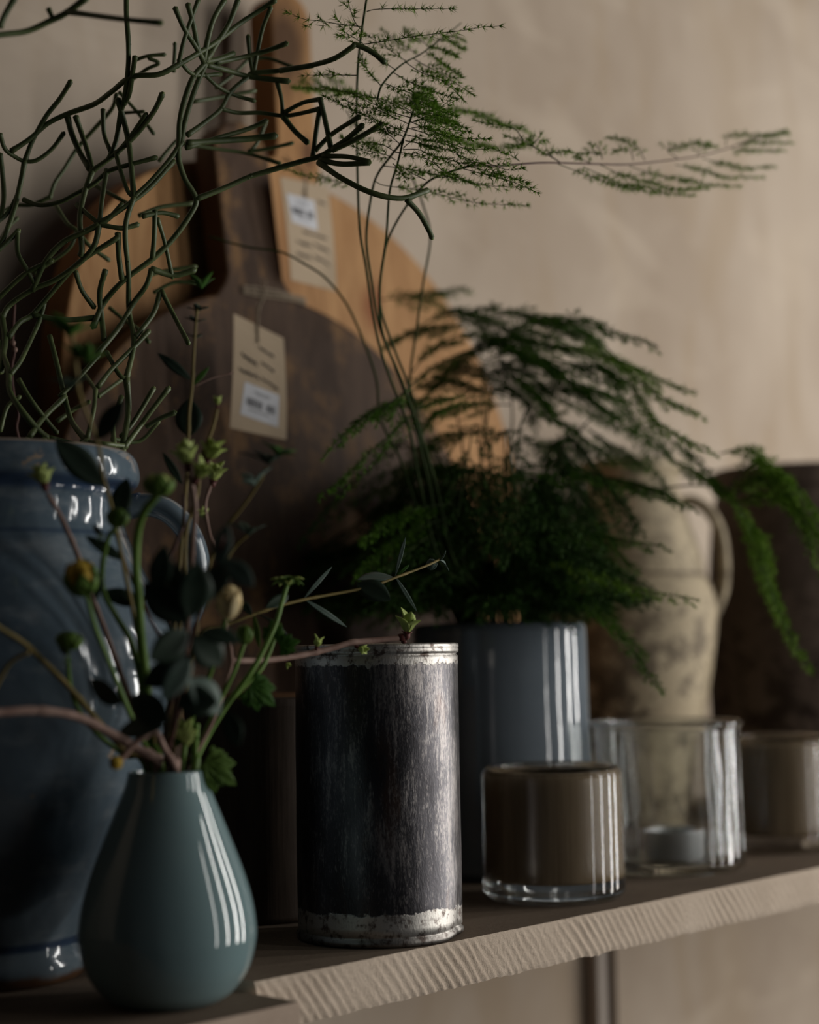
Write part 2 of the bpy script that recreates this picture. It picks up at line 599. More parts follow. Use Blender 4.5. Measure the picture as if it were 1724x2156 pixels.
        if bevel:
            b = o.modifiers.new('bevel', 'BEVEL')
            b.width = bevel
            b.segments = 3
            b.limit_method = 'ANGLE'
            b.angle_limit = radians(40)
        return o


def thing(name, label, cat, loc, group=None):
    o = bpy.data.objects.new(name, None)
    COL.objects.link(o)
    o.location = loc
    o.empty_display_size = 0.02
    o['org'] = list(loc)
    o['label'] = label
    o['category'] = cat
    if group:
        o['group'] = group
    return o


def tag(o, label, cat, group=None):
    o['label'] = label
    o['category'] = cat
    if group:
        o['group'] = group
    return o


def smooth_path(pts, sub=5):
    P = [Vector(p) for p in pts]
    if len(P) < 3:
        return [P[0].lerp(P[-1], i / sub) for i in range(sub + 1)]
    out = []
    for i in range(len(P) - 1):
        p0 = P[i - 1] if i else P[0] * 2 - P[1]
        p1, p2 = P[i], P[i + 1]
        p3 = P[i + 2] if i + 2 < len(P) else P[-1] * 2 - P[-2]
        for k in range(sub):
            t = k / sub
            out.append(0.5 * ((2 * p1) + (p2 - p0) * t + (2 * p0 - 5 * p1 + 4 * p2 - p3) * t * t + (3 * p1 - p0 - 3 * p2 + p3) * t ** 3))
    out.append(P[-1])
    return out


def smooth_prof(pts, sub=6):
    q = smooth_path([(r, 0, z) for r, z in pts], sub)
    return [(max(0.0, p.x), p.z) for p in q]


# ================================================================== SETTING
WALL_Y = 1.100
mb = MB().use(MT['wall'])
# plaster wall: gently uneven grid
nx, nz = 160, 90
vs = []
for j in range(nz + 1):
    for i in range(nx + 1):
        x = -0.6 + 3.6 * i / nx
        z = -0.7 + 2.2 * j / nz
        vs.append((x, WALL_Y + 0.004 * noise.noise(Vector((x * 3, 0, z * 2.2))) , z))
mb.add(vs, [(j * (nx + 1) + i, j * (nx + 1) + i + 1, (j + 1) * (nx + 1) + i + 1, (j + 1) * (nx + 1) + i) for j in range(nz) for i in range(nx)])
wl = mb.build('wall_back')
wl['kind'] = 'structure'

# ---- right-hand stone slab: sawn front with slanting ridges, chipped lower arris
X0, X1 = 0.612, 2.75
Y0 = 0.687
TH = 0.027
EDGE = WALL_Y - 0.006


def slab(name, X0, X1, Y0, top, th, ridged, mats, label, jag=1.0):
    m = MB()
    dx = 0.0011 if ridged else 0.006
    nx = int((min(X1, 2.0) - X0) / dx)
    xs = [X0 + dx * i for i in range(nx + 1)]
    if X1 > 2.0:
        xs += [2.0 + 0.05 * i for i in range(1, int((X1 - 2.0) / 0.05) + 1)]
    nz = 14
    rows = []
    vs = []
    for j in range(nz + 1):
        v = j / nz
        row = []
        for x in xs:
            z = top - th * v
            if v > 0.0:
                chip = noise.noise(Vector((x * 210, 3, 1))) * 0.6 + noise.noise(Vector((x * 60, 7, 2)))
                z += v ** 3 * jag * (0.0011 * chip)
            if v == 0:
                z += 0.0002 * jag * noise.noise(Vector((x * 120, 0, 0)))
            y = Y0
            if ridged:
                u = (x + (z - top) * 0.80) / 0.0078 + 0.75 * noise.noise(Vector((x * 17, z * 4, 0))) + 0.22 * noise.noise(Vector((x * 70, z * 25, 2)))
                fr = u - math.floor(u)
                amp = 0.0010 * (0.50 + 0.8 * noise.noise(Vector((x * 24, z * 16, 4)))) * min(1, 0.35 + v * 3.5)
                y -= amp * 0.85 * (0.5 - 0.5 * cos(2 * pi * fr ** 1.35))
                y -= 0.00018 * noise.noise(Vector((x * 420, z * 420, 0)))
                y += 0.0014 * noise.noise(Vector((x * 14, 1, z * 6)))
            y += 0.0012 * (1 - min(1, v * 9)) ** 2 + (0.0008 * max(0, v * 9 - 8) if jag else 0)
            row.append(len(vs))
            vs.append((x, y, z))
        rows.append(row)
    # top strip
    topr = []
    for yy in (Y0 + 0.006, Y0 + 0.05, EDGE):
        row = []
        for x in xs:
            row.append(len(vs))
            vs.append((x, yy, top))
        topr.append(row)
    botr = []
    for yy in (Y0 + 0.006, EDGE):
        row = []
        for x in xs:
            row.append(len(vs))
            vs.append((x, yy, top - th))
        botr.append(row)
    n = len(xs)
    ff = []
    m.use(mats[0])
    for a, b in zip(rows[:-1], rows[1:]):
        ff += [(a[i], b[i], b[i + 1], a[i + 1]) for i in range(n - 1)]
    m.add(vs, ff)
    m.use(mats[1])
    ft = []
    tt = [rows[0]] + topr
    for a, b in zip(tt[:-1], tt[1:]):
        ft += [(a[i], a[i + 1], b[i + 1], b[i]) for i in range(n - 1)]
    m.F += ft
    m.MI += [m.cur] * len(ft)
    m.use(mats[0])
    fb = []
    bb = [rows[-1]] + botr
    for a, b in zip(bb[:-1], bb[1:]):
        fb += [(a[i], b[i], b[i + 1], a[i + 1]) for i in range(n - 1)]
    # back and ends
    fb += [(topr[-1][i], topr[-1][i + 1], botr[-1][i + 1], botr[-1][i]) for i in range(n - 1)]
    fb.append(tuple([r[0] for r in rows] + [botr[0][0], botr[1][0]] + [topr[2][0], topr[1][0], topr[0][0]]))
    fb.append(tuple(reversed([r[-1] for r in rows] + [botr[0][-1], botr[1][-1]] + [topr[2][-1], topr[1][-1], topr[0][-1]])))
    m.F += fb
    m.MI += [m.cur] * len(fb)
    o = m.build(name, smooth=False, origin=(X0, Y0, top - th))
    tag(o, label, 'shelf')
    return o


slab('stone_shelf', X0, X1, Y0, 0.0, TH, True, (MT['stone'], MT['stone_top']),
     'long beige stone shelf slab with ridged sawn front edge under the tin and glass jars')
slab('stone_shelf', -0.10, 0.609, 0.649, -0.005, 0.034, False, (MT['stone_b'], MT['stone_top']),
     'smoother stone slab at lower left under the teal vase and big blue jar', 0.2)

# shelf upright below the slab, against the wall
P = at(1240, 2050, 1.78)
bx = P.x
t = thing('shelf_bracket', 'narrow upright shelf bracket on the wall below the stone shelf', 'bracket', (bx, WALL_Y - 0.02, -0.7))
MB().use(MT['rail']).box((bx - 0.018, WALL_Y - 0.019, -0.7), (bx - 0.003, WALL_Y - 0.005, -TH - 0.0003)).build('rail', t, False, bevel=0.001)
MB().use(MT['rail_dark']).box((bx - 0.0028, WALL_Y - 0.019, -0.7), (bx + 0.013, WALL_Y - 0.005, -TH - 0.0003)).build('slot_strip', t, False, bevel=0.001)['label'] = 'dark brown slot strip'


# ================================================================== POTS AND TINS
# ---- tall aged tin
c = (0.760, 0.739, 0.0)
t = thing('storage_tin', 'tall dark scratched metal tin with silvery rim, dented at its base', 'tin', c)
R = 0.0505
H = 0.177
dent_a = math.atan2(Rh.y, Rh.x) - 0.30


def tin_fn(r, z, a):
    da = (a - dent_a + pi) % (2 * pi) - pi
    k = math.exp(-(da / 0.26) ** 2) * max(0.0, 1 - z / 0.030) ** 1.3
    crease = math.exp(-((da - 0.02) / 0.07) ** 2) * max(0, 1 - z / 0.045)
    wob = 0.0005 * noise.noise(Vector((cos(a) * 2, sin(a) * 2, z * 25)))
    rr = r - 0.0016 * k - 0.0011 * crease + (wob if 0.006 < z < 0.170 else 0)
    return rr, z + (0.0012 * k if z < 0.02 else 0)


prof = [(0, 0.0012), (R - 0.006, 0.0012), (R - 0.003, 0.0), (R - 0.0004, 0.0004), (R + 0.0006, 0.0016), (R + 0.0006, 0.0040), (R - 0.0008, 0.0052), (R - 0.0010, 0.0060), (R - 0.0002, 0.0070)]
prof += [(R - 0.0003, 0.007 + (H - 0.0135) * i / 40) for i in range(1, 40)]
prof += [(R - 0.0003, 0.1690), (R - 0.0012, 0.1698), (R - 0.0012, 0.1706), (R + 0.0002, 0.1712), (R + 0.0004, 0.1730), (R - 0.0001, 0.1736), (R + 0.0004, 0.1742), (R + 0.0004, 0.1762), (R - 0.0006, 0.1770),
         (R - 0.0020, 0.1768), (R - 0.0024, 0.1740)]
MB().use(MT['tin']).lathe(prof, c, 160, tin_fn).build('body', t)
MB().use(MT['tin']).lathe([(R - 0.0024, 0.1742), (R - 0.004, 0.1722), (R - 0.006, 0.1728), (0, 0.1728)], c, 96).build('lid', t)

# ---- dark canister behind
c = (0.770, 0.862, 0.0)
t = thing('canister', 'low dark brown canister in shadow behind the teal vase, left of the tin', 'canister', c)
R = 0.048
MB().use(MT['crate']).lathe([(0, 0.001), (R - 0.004, 0.001), (R - 0.001, 0.0), (R, 0.003), (R, 0.004), (R - 0.0006, 0.006)] +
                            [(R - 0.0006, 0.006 + 0.13 * i / 8) for i in range(1, 9)] + [(R, 0.138), (R, 0.1425), (R - 0.0015, 0.144), (R - 0.004, 0.143), (R - 0.0045, 0.137)], c, 72).build('body', t)
MB().use(MT['walnut_rim']).lathe([(R - 0.0045, 0.138), (R - 0.0045, 0.140), (R - 0.012, 0.1445), (R - 0.02, 0.146), (0, 0.146)], c, 72).build('lid', t)['label'] = 'reddish brown wooden lid'

# ---- tall grey-blue glass pot (holds the fern)
potc = Vector((1.034, 0.870, 0.0))
t = thing('plant_pot', 'tall glossy grey-blue glass pot holding the feathery fern, behind the tin', 'pot', potc)
R = 0.0700
pr = smooth_prof([(0, 0.0005), (R - 0.012, 0.0005), (R - 0.006, 0.001), (R - 0.002, 0.004), (R + 0.0015, 0.012), (R + 0.001, 0.06), (R - 0.001, 0.12), (R - 0.0018, 0.180), (R - 0.0022, 0.1885), (R - 0.0042, 0.1920), (R - 0.0085, 0.1928), (R - 0.0120, 0.1905), (R - 0.013, 0.18), (R - 0.013, 0.05), (R - 0.02, 0.03), (0, 0.03)], 5)
MB().use(MT['pot']).lathe(pr, potc, 128).build('body', t)
MB().use(MT['soil']).lathe([(0, 0.178), (0.03, 0.176), (R - 0.0135, 0.172), (R - 0.0135, 0.165), (0, 0.165)], potc, 40, lambda r, z, a: (r, z + 0.002 * sin(a * 7) * sin(r * 300))).build('soil', t)


# ---- votive glasses
def votive(c, R, H, label):
    t = thing('tealight_glass', label, 'candle holder', c, 'taupe glass tealight holders')
    rb = 0.0135
    out = smooth_prof([(0, 0.0012), (R * 0.6, 0.001), (R - 0.008, 0.0), (R - 0.004, 0.0010), (R - 0.0010, 0.0042), (R, 0.009), (R, 0.03), (R - 0.0002, H - 0.010), (R - 0.0012, H - 0.0045), (R - 0.0042, H - 0.0008),
                       (R - 0.0070, H), (R - 0.0092, H - 0.0018), (R - 0.0095, H - 0.006)], 4)
    inn = [(R - 0.0095, H * 0.5), (R - 0.0095, rb + 0.007), (R - 0.013, rb + 0.0035), (R - 0.02, rb + 0.003), (0, rb + 0.003)]
    MB().use(MT['glass']).lathe(out + inn, c, 128).build('clear_glass_shell', t)
    # coloured inner layer, cased inside the clear glass
    r1 = R - 0.0026
    r2 = R - 0.0068
    ly = smooth_prof([(0, rb), (r1 - 0.010, rb), (r1 - 0.003, rb + 0.0006), (r1, rb + 0.004), (r1, 0.04), (r1 - 0.0002, H - 0.012), (r1 - 0.0014, H - 0.0060), (r1 - 0.0030, H - 0.0040), (r2 - 0.0006, H - 0.005), (r2, H - 0.012)], 4)
    ly += [(r2, rb + 0.0060), (r2 - 0.005, rb + 0.002), (0, rb + 0.002)]
    MB().use(MT['votive']).lathe(ly, c, 96).build('taupe_layer', t)['label'] = 'opaque taupe coloured glass layer'
    return t


vp = at(1167, 1888, 1.19)
d_ = 1.19


def ground(px, py, z=0.0):
    v = at(px, py, 1.0) - CAM
    return CAM + v * ((z - EYE) / v.z)


g1 = ground(1167, 1889)
votive((g1.x, g1.y, 0.0), 0.0497, 0.0915, 'squat taupe glass tealight holder with clear thick base, in front of the grey-blue pot')
g2 = ground(1640, 1785)
votive((g2.x, g2.y, 0.0), 0.0500, 0.0955, 'taupe glass tealight holder at the right edge, behind the clear jar')

# ---- clear glass jar + tealight
g3 = ground(1412, 1828)
c = (g3.x, g3.y, 0.0)
t = thing('glass_jar', 'clear wavy glass jar with flared rim holding a tealight', 'jar', c)
R = 0.0580
H = 0.1150
prj = smooth_prof([(0, 0.002), (R * 0.5, 0.0016), (R - 0.008, 0.0), (R - 0.003, 0.0014), (R - 0.0006, 0.005), (R, 0.012), (R - 0.0006, 0.05), (R - 0.001, H - 0.012), (R - 0.0006, H - 0.006), (R + 0.0012, H - 0.0035), (R + 0.0016, H - 0.0012),
                   (R + 0.0002, H), (R - 0.0022, H - 0.0008), (R - 0.0034, H - 0.004), (R - 0.0042, H - 0.010), (R - 0.0040, 0.06), (R - 0.0038, 0.016), (R - 0.006, 0.0095), (R - 0.014, 0.0082), (0, 0.0085)], 5)
MB().use(MT['glassw']).lathe(prj, c, 128, lambda r, z, a: (r + (0.00045 * noise.noise(Vector((cos(a) * 4 + r * 60, sin(a) * 4, z * 22))) if r > 0.04 else 0), z)).build('glass_body', t)

tc_ = Vector(c) + Rh * 0.002 - FH * 0.012 + ZZ * 0.0087
t = thing('tealight', 'silver aluminium tealight inside the clear glass jar', 'candle', tc_)
r = 0.0225
h = 0.0225
MB().use(MT['alu']).lathe([(0, 0.0), (r - 0.001, 0.0), (r, 0.001), (r, h - 0.001), (r + 0.0006, h - 0.0004), (r + 0.0003, h), (r - 0.0006, h - 0.0003), (r - 0.0008, 0.002), (0, 0.002)], tc_, 64).build('metal_cup', t)
MB().use(MT['wax']).lathe([(0, 0.0022), (r - 0.0011, 0.0022), (r - 0.0011, h - 0.004), (0, h - 0.0045)], tc_, 48).build('wax', t)
MB().use(MT['wick']).tube([tc_ + ZZ * (h - 0.0045), tc_ + ZZ * h + Rh * 0.0006], 0.0006, 6).build('wick', t)

# ---- beige jug
jc = ground(1350, 1739)
jc = Vector((jc.x, jc.y, 0))
t = thing('stoneware_jug', 'tall beige stoneware jug with one handle and brown speckles, right of the fern', 'jug', jc)
prg = smooth_prof([(0, 0.002), (0.040, 0.001), (0.049, 0.0), (0.052, 0.004), (0.058, 0.05), (0.066, 0.11), (0.0735, 0.155), (0.0795, 0.198), (0.0790, 0.216), (0.0735, 0.234), (0.0690, 0.242), (0.0655, 0.262), (0.0540, 0.298), (0.0465, 0.322), (0.0450, 0.338), (0.0495, 0.343), (0.0515, 0.350), (0.0500, 0.3545),
                   (0.0460, 0.352), (0.0410, 0.335), (0.0420, 0.31), (0.055, 0.27), (0.06, 0.2), (0.04, 0.01), (0, 0.008)], 4)
MB().use(MT['jug']).lathe(prg, jc, 96).build('body', t)
hd = (Rh * 0.97 + FH * -0.10).normalized()
hp = [jc + hd * r_ + ZZ * z_ for r_, z_ in ((0.044, 0.312), (0.058, 0.3150), (0.073, 0.306), (0.084, 0.285), (0.0875, 0.255), (0.0855, 0.228), (0.0765, 0.205))]
MB().use(MT['jug']).tube(smooth_path(hp, 5), 0.0135, 14, True, hd.cross(ZZ), 0.42).build('handle', t)

# ---- dark crock
cc = ground(1700, 1713)
cc = Vector((cc.x, cc.y, 0))
t = thing('stoneware_crock', 'large dark brown stoneware crock at the right edge behind the jug', 'crock', cc)
pc = smooth_prof([(0, 0.002), (0.070, 0.001), (0.082, 0.0), (0.086, 0.006), (0.092, 0.05), (0.0955, 0.13), (0.094, 0.22), (0.088, 0.30), (0.083, 0.326), (0.0835, 0.332), (0.0865, 0.335), (0.0868, 0.349), (0.0850, 0.353),
                  (0.0790, 0.353), (0.077, 0.345), (0.082, 0.28), (0.088, 0.15), (0.07, 0.012), (0, 0.01)], 4)
MB().use(MT['crock']).lathe(pc, cc, 96).build('body', t)

# ---- big blue glazed jar at left
bc = Vector((0.549, 0.838, -0.005))
t = thing('glazed_jar', 'large blue glazed earthenware jar with lug handle at left, holding the green cactus', 'jar', bc)
pb = smooth_prof([(0, 0.002), (0.040, 0.001), (0.0490, 0.0), (0.0525, 0.003), (0.0535, 0.010), (0.0505, 0.017), (0.0500, 0.022), (0.054, 0.030), (0.068, 0.052), (0.084, 0.080), (0.0975, 0.112), (0.1060, 0.145), (0.1070, 0.165), (0.1020, 0.190),
                  (0.0920, 0.214), (0.0810, 0.236), (0.0755, 0.250), (0.0745, 0.262), (0.0765, 0.268), (0.0775, 0.271), (0.0820, 0.2745), (0.0838, 0.2800), (0.0825, 0.2880), (0.0795, 0.2925), (0.0760, 0.2935),
                  (0.0735, 0.291), (0.0700, 0.275), (0.0690, 0.255), (0.085, 0.215), (0.097, 0.16), (0.06, 0.05), (0.04, 0.012), (0, 0.010)], 5)
MB().use(MT['jar']).lathe(pb, bc, 160, lambda r, z, a: (r * (1 + 0.006 * noise.noise(Vector((cos(a) * 1.6, sin(a) * 1.6, z * 18)))), z)).build('body', t)
hd = (Rh * 0.985 + FH * 0.10).normalized()
hp = [bc + hd * r_ + ZZ * z_ for r_, z_ in ((0.077, 0.262), (0.086, 0.2640), (0.098, 0.261), (0.109, 0.251), (0.1155, 0.236), (0.1165, 0.220), (0.113, 0.204), (0.1045, 0.188), (0.099, 0.186))]
MB().use(MT['jar']).tube(smooth_path(hp, 5), 0.0115, 16, True, hd.cross(ZZ), 0.62).build('handle', t)
MB().use(MT['soil']).lathe([(0, 0.262), (0.068, 0.258), (0.068, 0.25), (0, 0.25)], bc, 32).build('soil', t)

# ---- teal vase in front
vc = Vector((0.567, 0.704, -0.005))
t = thing('teardrop_vase', 'glossy teal teardrop glass vase filled with budding stems, front left', 'vase', vc)
HV = 0.1175
pv = smooth_prof([(0, 0.0025), (0.018, 0.0015), (0.024, 0.0), (0.0285, 0.0012), (0.0355, 0.007), (0.0420, 0.017), (0.0452, 0.029), (0.0455, 0.038), (0.0435, 0.051), (0.0390, 0.066), (0.0325, 0.083), (0.0265, 0.098), (0.0220, 0.109), (0.0205, 0.1145), (0.0200, 0.1168),
                  (0.0190, 0.1176), (0.0178, 0.1165), (0.0178, 0.110), (0.022, 0.098), (0.034, 0.066), (0.040, 0.038), (0.03, 0.012), (0, 0.009)], 6)
MB().use(MT['vase']).lathe(pv, vc, 128).build('body', t)

# ================================================================== BOARDS


def board(name, label, cx, y0, lean, thick, outline, mats, cat='cutting board', bev=0.003, z0=0.0, rot=0.0, pc=0.0):
    """outline: closed list of (x,z) rel. to (cx, floor); board leans back by angle lean"""
    a = radians(lean)
    up = Vector((0, sin(a), cos(a)))
    bk = Vector((0, cos(a), -sin(a)))
    org = Vector((cx, y0, z0))
    t_ = thing(name, label, cat, org)
    cr_, sr_ = cos(radians(rot)), sin(radians(rot))
    outline = [(x * cr_ - (z - pc) * sr_, pc + x * sr_ + (z - pc) * cr_) for x, z in outline]
    n = len(outline)
    fr = [org + Vector((x, 0, 0)) + up * z for x, z in outline]
    ba = [p + bk * thick for p in fr]
    m = MB().use(mats[0])
    m.add(fr + ba, [tuple(range(n)), tuple(reversed(range(n, 2 * n)))])
    m.use(mats[1])
    side = [(i, i + n, (i + 1) % n + n, (i + 1) % n) for i in range(n)]
    m.F += side
    m.MI += [m.cur] * len(side)
    m.build('panel', t_, False, bevel=bev)
    return t_, up, bk, org


def paddle(r, cz, hw, htop, neck, n=72, lw=None, ex=2.0, hx=0.0):
    """round board outline with a handle, counter-clockwise from the bottom, seen from the front"""
    a0 = math.asin(hw / r)
    lw = lw or r

    def pt(a):
        c_, s_ = cos(a), sin(a)
        if c_ >= 0:
            return (r * c_, cz + r * s_)
        e = 2.0 / ex
        return (-lw * abs(c_) ** e, cz + r * (1 if s_ > 0 else -1) * abs(s_) ** (e if s_ > 0 else 1))
    pts = []
    for i in range(n + 1):
        pts.append(pt(-pi / 2 + (pi - a0 - 0.06) * i / n))
    zt = cz + r * cos(a0)
    pts.append((hx + hw + 0.004, zt + neck * 0.5))
    pts.append((hx + hw, zt + neck))
    for i in range(0, 13):
        a = pi * i / 12
        pts.append((hx + hw * cos(a), htop - hw + hw * sin(a)))
    pts.append((hx - hw, zt + neck))
    pts.append((hx - hw - 0.004, zt + neck * 0.5))
    for i in range(n):
        pts.append(pt(pi / 2 + a0 + 0.06 + (pi - a0 - 0.06) * i / n))
    return pts


bt, up1, bk1, og1 = board('bread_board', 'largest round honey-coloured wooden board with long handle, leaning on the wall', 0.965, 1.008, 3.0, 0.030,
                          paddle(0.288, 0.288, 0.0235, 0.742, 0.03, 72, 0.237, 2.9, 0.018), (MT['oak'], MT['oak2']))

bt2, up2, bk2, og2 = board('bread_board', 'dark brown worn round board with short handle, in front of the honey board', 0.914, 0.962, 4.4, 0.025,
                           paddle(0.2300, 0.2300, 0.0300, 0.600, 0.016), (MT['walnut'], MT['walnut_rim']), rot=4.0, pc=0.23)
board('bread_board', 'black narrow board standing at the far left edge against the wall', 0.60, 1.05, 1.5, 0.020,
      [(-0.10, 0), (0.10, 0), (0.10, 0.445), (0.085, 0.46), (-0.085, 0.46), (-0.10, 0.445)], (MT['black_wood'], MT['black_wood']), z0=-0.0048)


# twine round the dark board's handle + hanging price tags
def twine(pts, r=0.0009, name='string', parent=None):
    p = smooth_path(pts, 6)
    m = MB().use(MT['twine'])
    # two-ply twist
    for ph in (0, pi):
        q = []
        for i, v in enumerate(p):
            a = i * 1.1 + ph
            q.append(v + Vector((cos(a), 0.3 * cos(a), sin(a))) * r * 0.55)
        m.tube(q, r * 0.62, 6)
    return m.build(name, parent)


zt = 0.457
tw = thing('twine_loop', 'loop of natural twine tied round the neck of the dark board', 'string', og2 + up2 * zt)
for k, dz in enumerate((0.0, 0.0026, 0.0052)):
    pts = []
    hw = 0.0335
    for (x, yb) in ((-hw, -0.001), (-hw * 0.5, -0.0018), (0, -0.002), (hw * 0.5, -0.0018), (hw, -0.001), (hw + 0.0018, 0.004), (hw + 0.0018, 0.021), (hw, 0.0265), (0, 0.0270), (-hw, 0.0265), (-hw - 0.0018, 0.021), (-hw - 0.0018, 0.004), (-hw, -0.001)):
        pts.append(og2 + Vector((x, 0, 0)) + up2 * (zt + dz + 0.0008 * sin(x * 90 + k)) + bk2 * yb)
    twine(pts, 0.0010, 'twine_turn', tw)


def price_tag(corners, label, strings, sticker, lines, bars_uv, hole):
    """corners: tl,tr,br,bl world points"""
    tl, tr, br, bl = [Vector(c) for c in corners]
    nrm = (tr - tl).cross(bl - tl).normalized()
    if nrm.dot(CAM - tl) < 0:
        nrm = -nrm

    def uv(u, v, off=0.0):
        p = tl.lerp(tr, u).lerp(bl.lerp(br, u), v)
        bow = 0.0016 * sin(pi * v)
        return p + nrm * (off + bow)
    t_ = thing('price_tag', label, 'tag', tl)
    n = 8
    m = MB().use(MT['paper'])
    vs, fs = [], []
    for off in (0.0, -0.0006):
        for j in range(n + 1):
            for i in range(3):
                vs.append(uv(i / 2, j / n, off))
    o2 = (n + 1) * 3
    for j in range(n):
        for i in range(2):
            a = j * 3 + i
            fs.append((a, a + 1, a + 4, a + 3))
            fs.append((o2 + a, o2 + a + 3, o2 + a + 4, o2 + a + 1))
        for i in (0, 2):
            a = j * 3 + i
            fs.append((a, a + 3, o2 + a + 3, o2 + a))
    for j in (0, n):
        for i in range(2):
            a = j * 3 + i
            fs.append((a, a + 1, o2 + a + 1, o2 + a))
    m.add(vs, fs)
    m.build('card', t_, False)
    # sticker: curved patch
    (u0, v0), (u1, v1), (u2, v2), (u3, v3) = sticker
    m = MB().use(MT['sticker'])

    def suv(a, b, off):
        uu = (u0 * (1 - a) + u1 * a) * (1 - b) + (u3 * (1 - a) + u2 * a) * b
        vv = (v0 * (1 - a) + v1 * a) * (1 - b) + (v3 * (1 - a) + v2 * a) * b
        return uv(uu, vv, off)
    vs = [suv(i / 2, j / 4, 0.00025) for j in range(5) for i in range(3)]
    m.add(vs, [(j * 3 + i, j * 3 + i + 1, j * 3 + i + 4, j * 3 + i + 3) for j in range(4) for i in range(2)])
    m.build('barcode_sticker', t_, False)['label'] = 'white barcode sticker'
    m = MB().use(MT['print'])
    rr = random.Random(3)
    x = 0.10
    while x < 0.90:
        w_ = rr.choice((0.012, 0.02, 0.034))
        if not (0.55 < x < 0.62):
            m.add([suv(x, 0.42, 0.0004), suv(x + w_, 0.42, 0.0004), suv(x + w_, 0.66, 0.0004), suv(x, 0.66, 0.0004)], [(0, 1, 2, 3)])
        x += w_ + rr.choice((0.014, 0.022))
    for (va, vb, xa, xb) in ((0.16, 0.20, 0.3, 0.75), (0.24, 0.27, 0.35, 0.7), (0.74, 0.78, 0.2, 0.75)):
        x = xa
        while x < xb:
            m.add([suv(x, va, 0.0004), suv(x + 0.03, va, 0.0004), suv(x + 0.03, vb, 0.0004), suv(x, vb, 0.0004)], [(0, 1, 2, 3)])
            x += 0.05
    m.build('barcode', t_, False)
    # handwriting strokes
    m = MB().use(MT['ink'])
    for (ua, ub, v, hgt, slope, seed) in lines:
        rr = random.Random(seed)
        q = []
        x = ua
        k = 0
        while x < ub:
            s_ = 1 if k % 2 else -1
            q.append(uv(x + 0.012 * s_, v + slope * (x - ua) + s_ * hgt * (0.35 + 0.5 * rr.random()), 0.0005))
            x += 0.030 + 0.02 * rr.random()
            k += 1
        if len(q) > 2:
            m.tube(smooth_path(q, 3), 0.00042, 5)
    m.build('handwriting', t_)
    hp_ = uv(hole[0], hole[1], 0.0006)
    for s_ in strings:
        twine([Vector(p) for p in s_] + [hp_, hp_ - ZZ * 0.006 + nrm * 0.0006], 0.0008, 'string', t_)
    return t_


DT = 1.285
price_tag([at(492, 660, 1.272), at(597, 712, 1.300), at(603, 926, 1.302), at(484, 901, 1.262)],
          'manila price tag with barcode sticker at its bottom, hanging on the dark board',
          [[at(560, 590, 1.30), at(558, 620, 1.290), at(545, 655, 1.285)], [at(548, 588, 1.30), at(552, 620, 1.290), at(541, 650, 1.285)]],
          ((0.22, 0.565), (0.86, 0.59), (0.84, 0.90), (0.16, 0.86)),
          [(0.50, 0.80, 0.20, 0.020, 0.12, 1), (0.16, 0.46, 0.34, 0.030, 0.10, 2), (0.54, 0.80, 0.34, 0.022, 0.14, 3),
           (0.12, 0.48, 0.47, 0.026, 0.06, 4), (0.54, 0.84, 0.485, 0.020, 0.16, 5)], None, (0.47, 0.09))
price_tag([at(590, 372, 1.372), at(690, 393, 1.405), at(709, 614, 1.412), at(613, 589, 1.372)],
          'manila price tag with barcode sticker at its top, hanging on the honey board',
          [[at(600, 330, 1.42), at(625, 355, 1.40), at(640, 376, 1.392)], [at(590, 335, 1.42), at(640, 360, 1.395)]],
          ((0.08, 0.155), (0.66, 0.17), (0.66, 0.46), (0.12, 0.43)),
          [(0.76, 0.90, 0.17, 0.02, 0.05, 6), (0.36, 0.86, 0.50, 0.016, 0.03, 7), (0.20, 0.50, 0.61, 0.022, 0.05, 8), (0.58, 0.86, 0.60, 0.022, 0.12, 9),
           (0.18, 0.46, 0.73, 0.020, 0.05, 10), (0.56, 0.86, 0.72, 0.022, 0.14, 11)], None, (0.50, 0.09))

# ================================================================== CACTUS (many jointed stems out of the blue jar)
def depth_f(x, y, back):
    base = 1.035 + 0.045 * noise.noise(Vector((x / 260.0, y / 260.0, 0.3))) + 0.02 * (x / 900.0)
    k = max(0.0, min(1.0, (y - 650) / 300.0))
    base = base * (1 - k) + (0.985 + 0.03 * noise.noise(Vector((x / 90.0, y / 200.0, 1.0)))) * k
    return base + (0.075 if back == 1 else (-0.13 if back == 2 else 0))


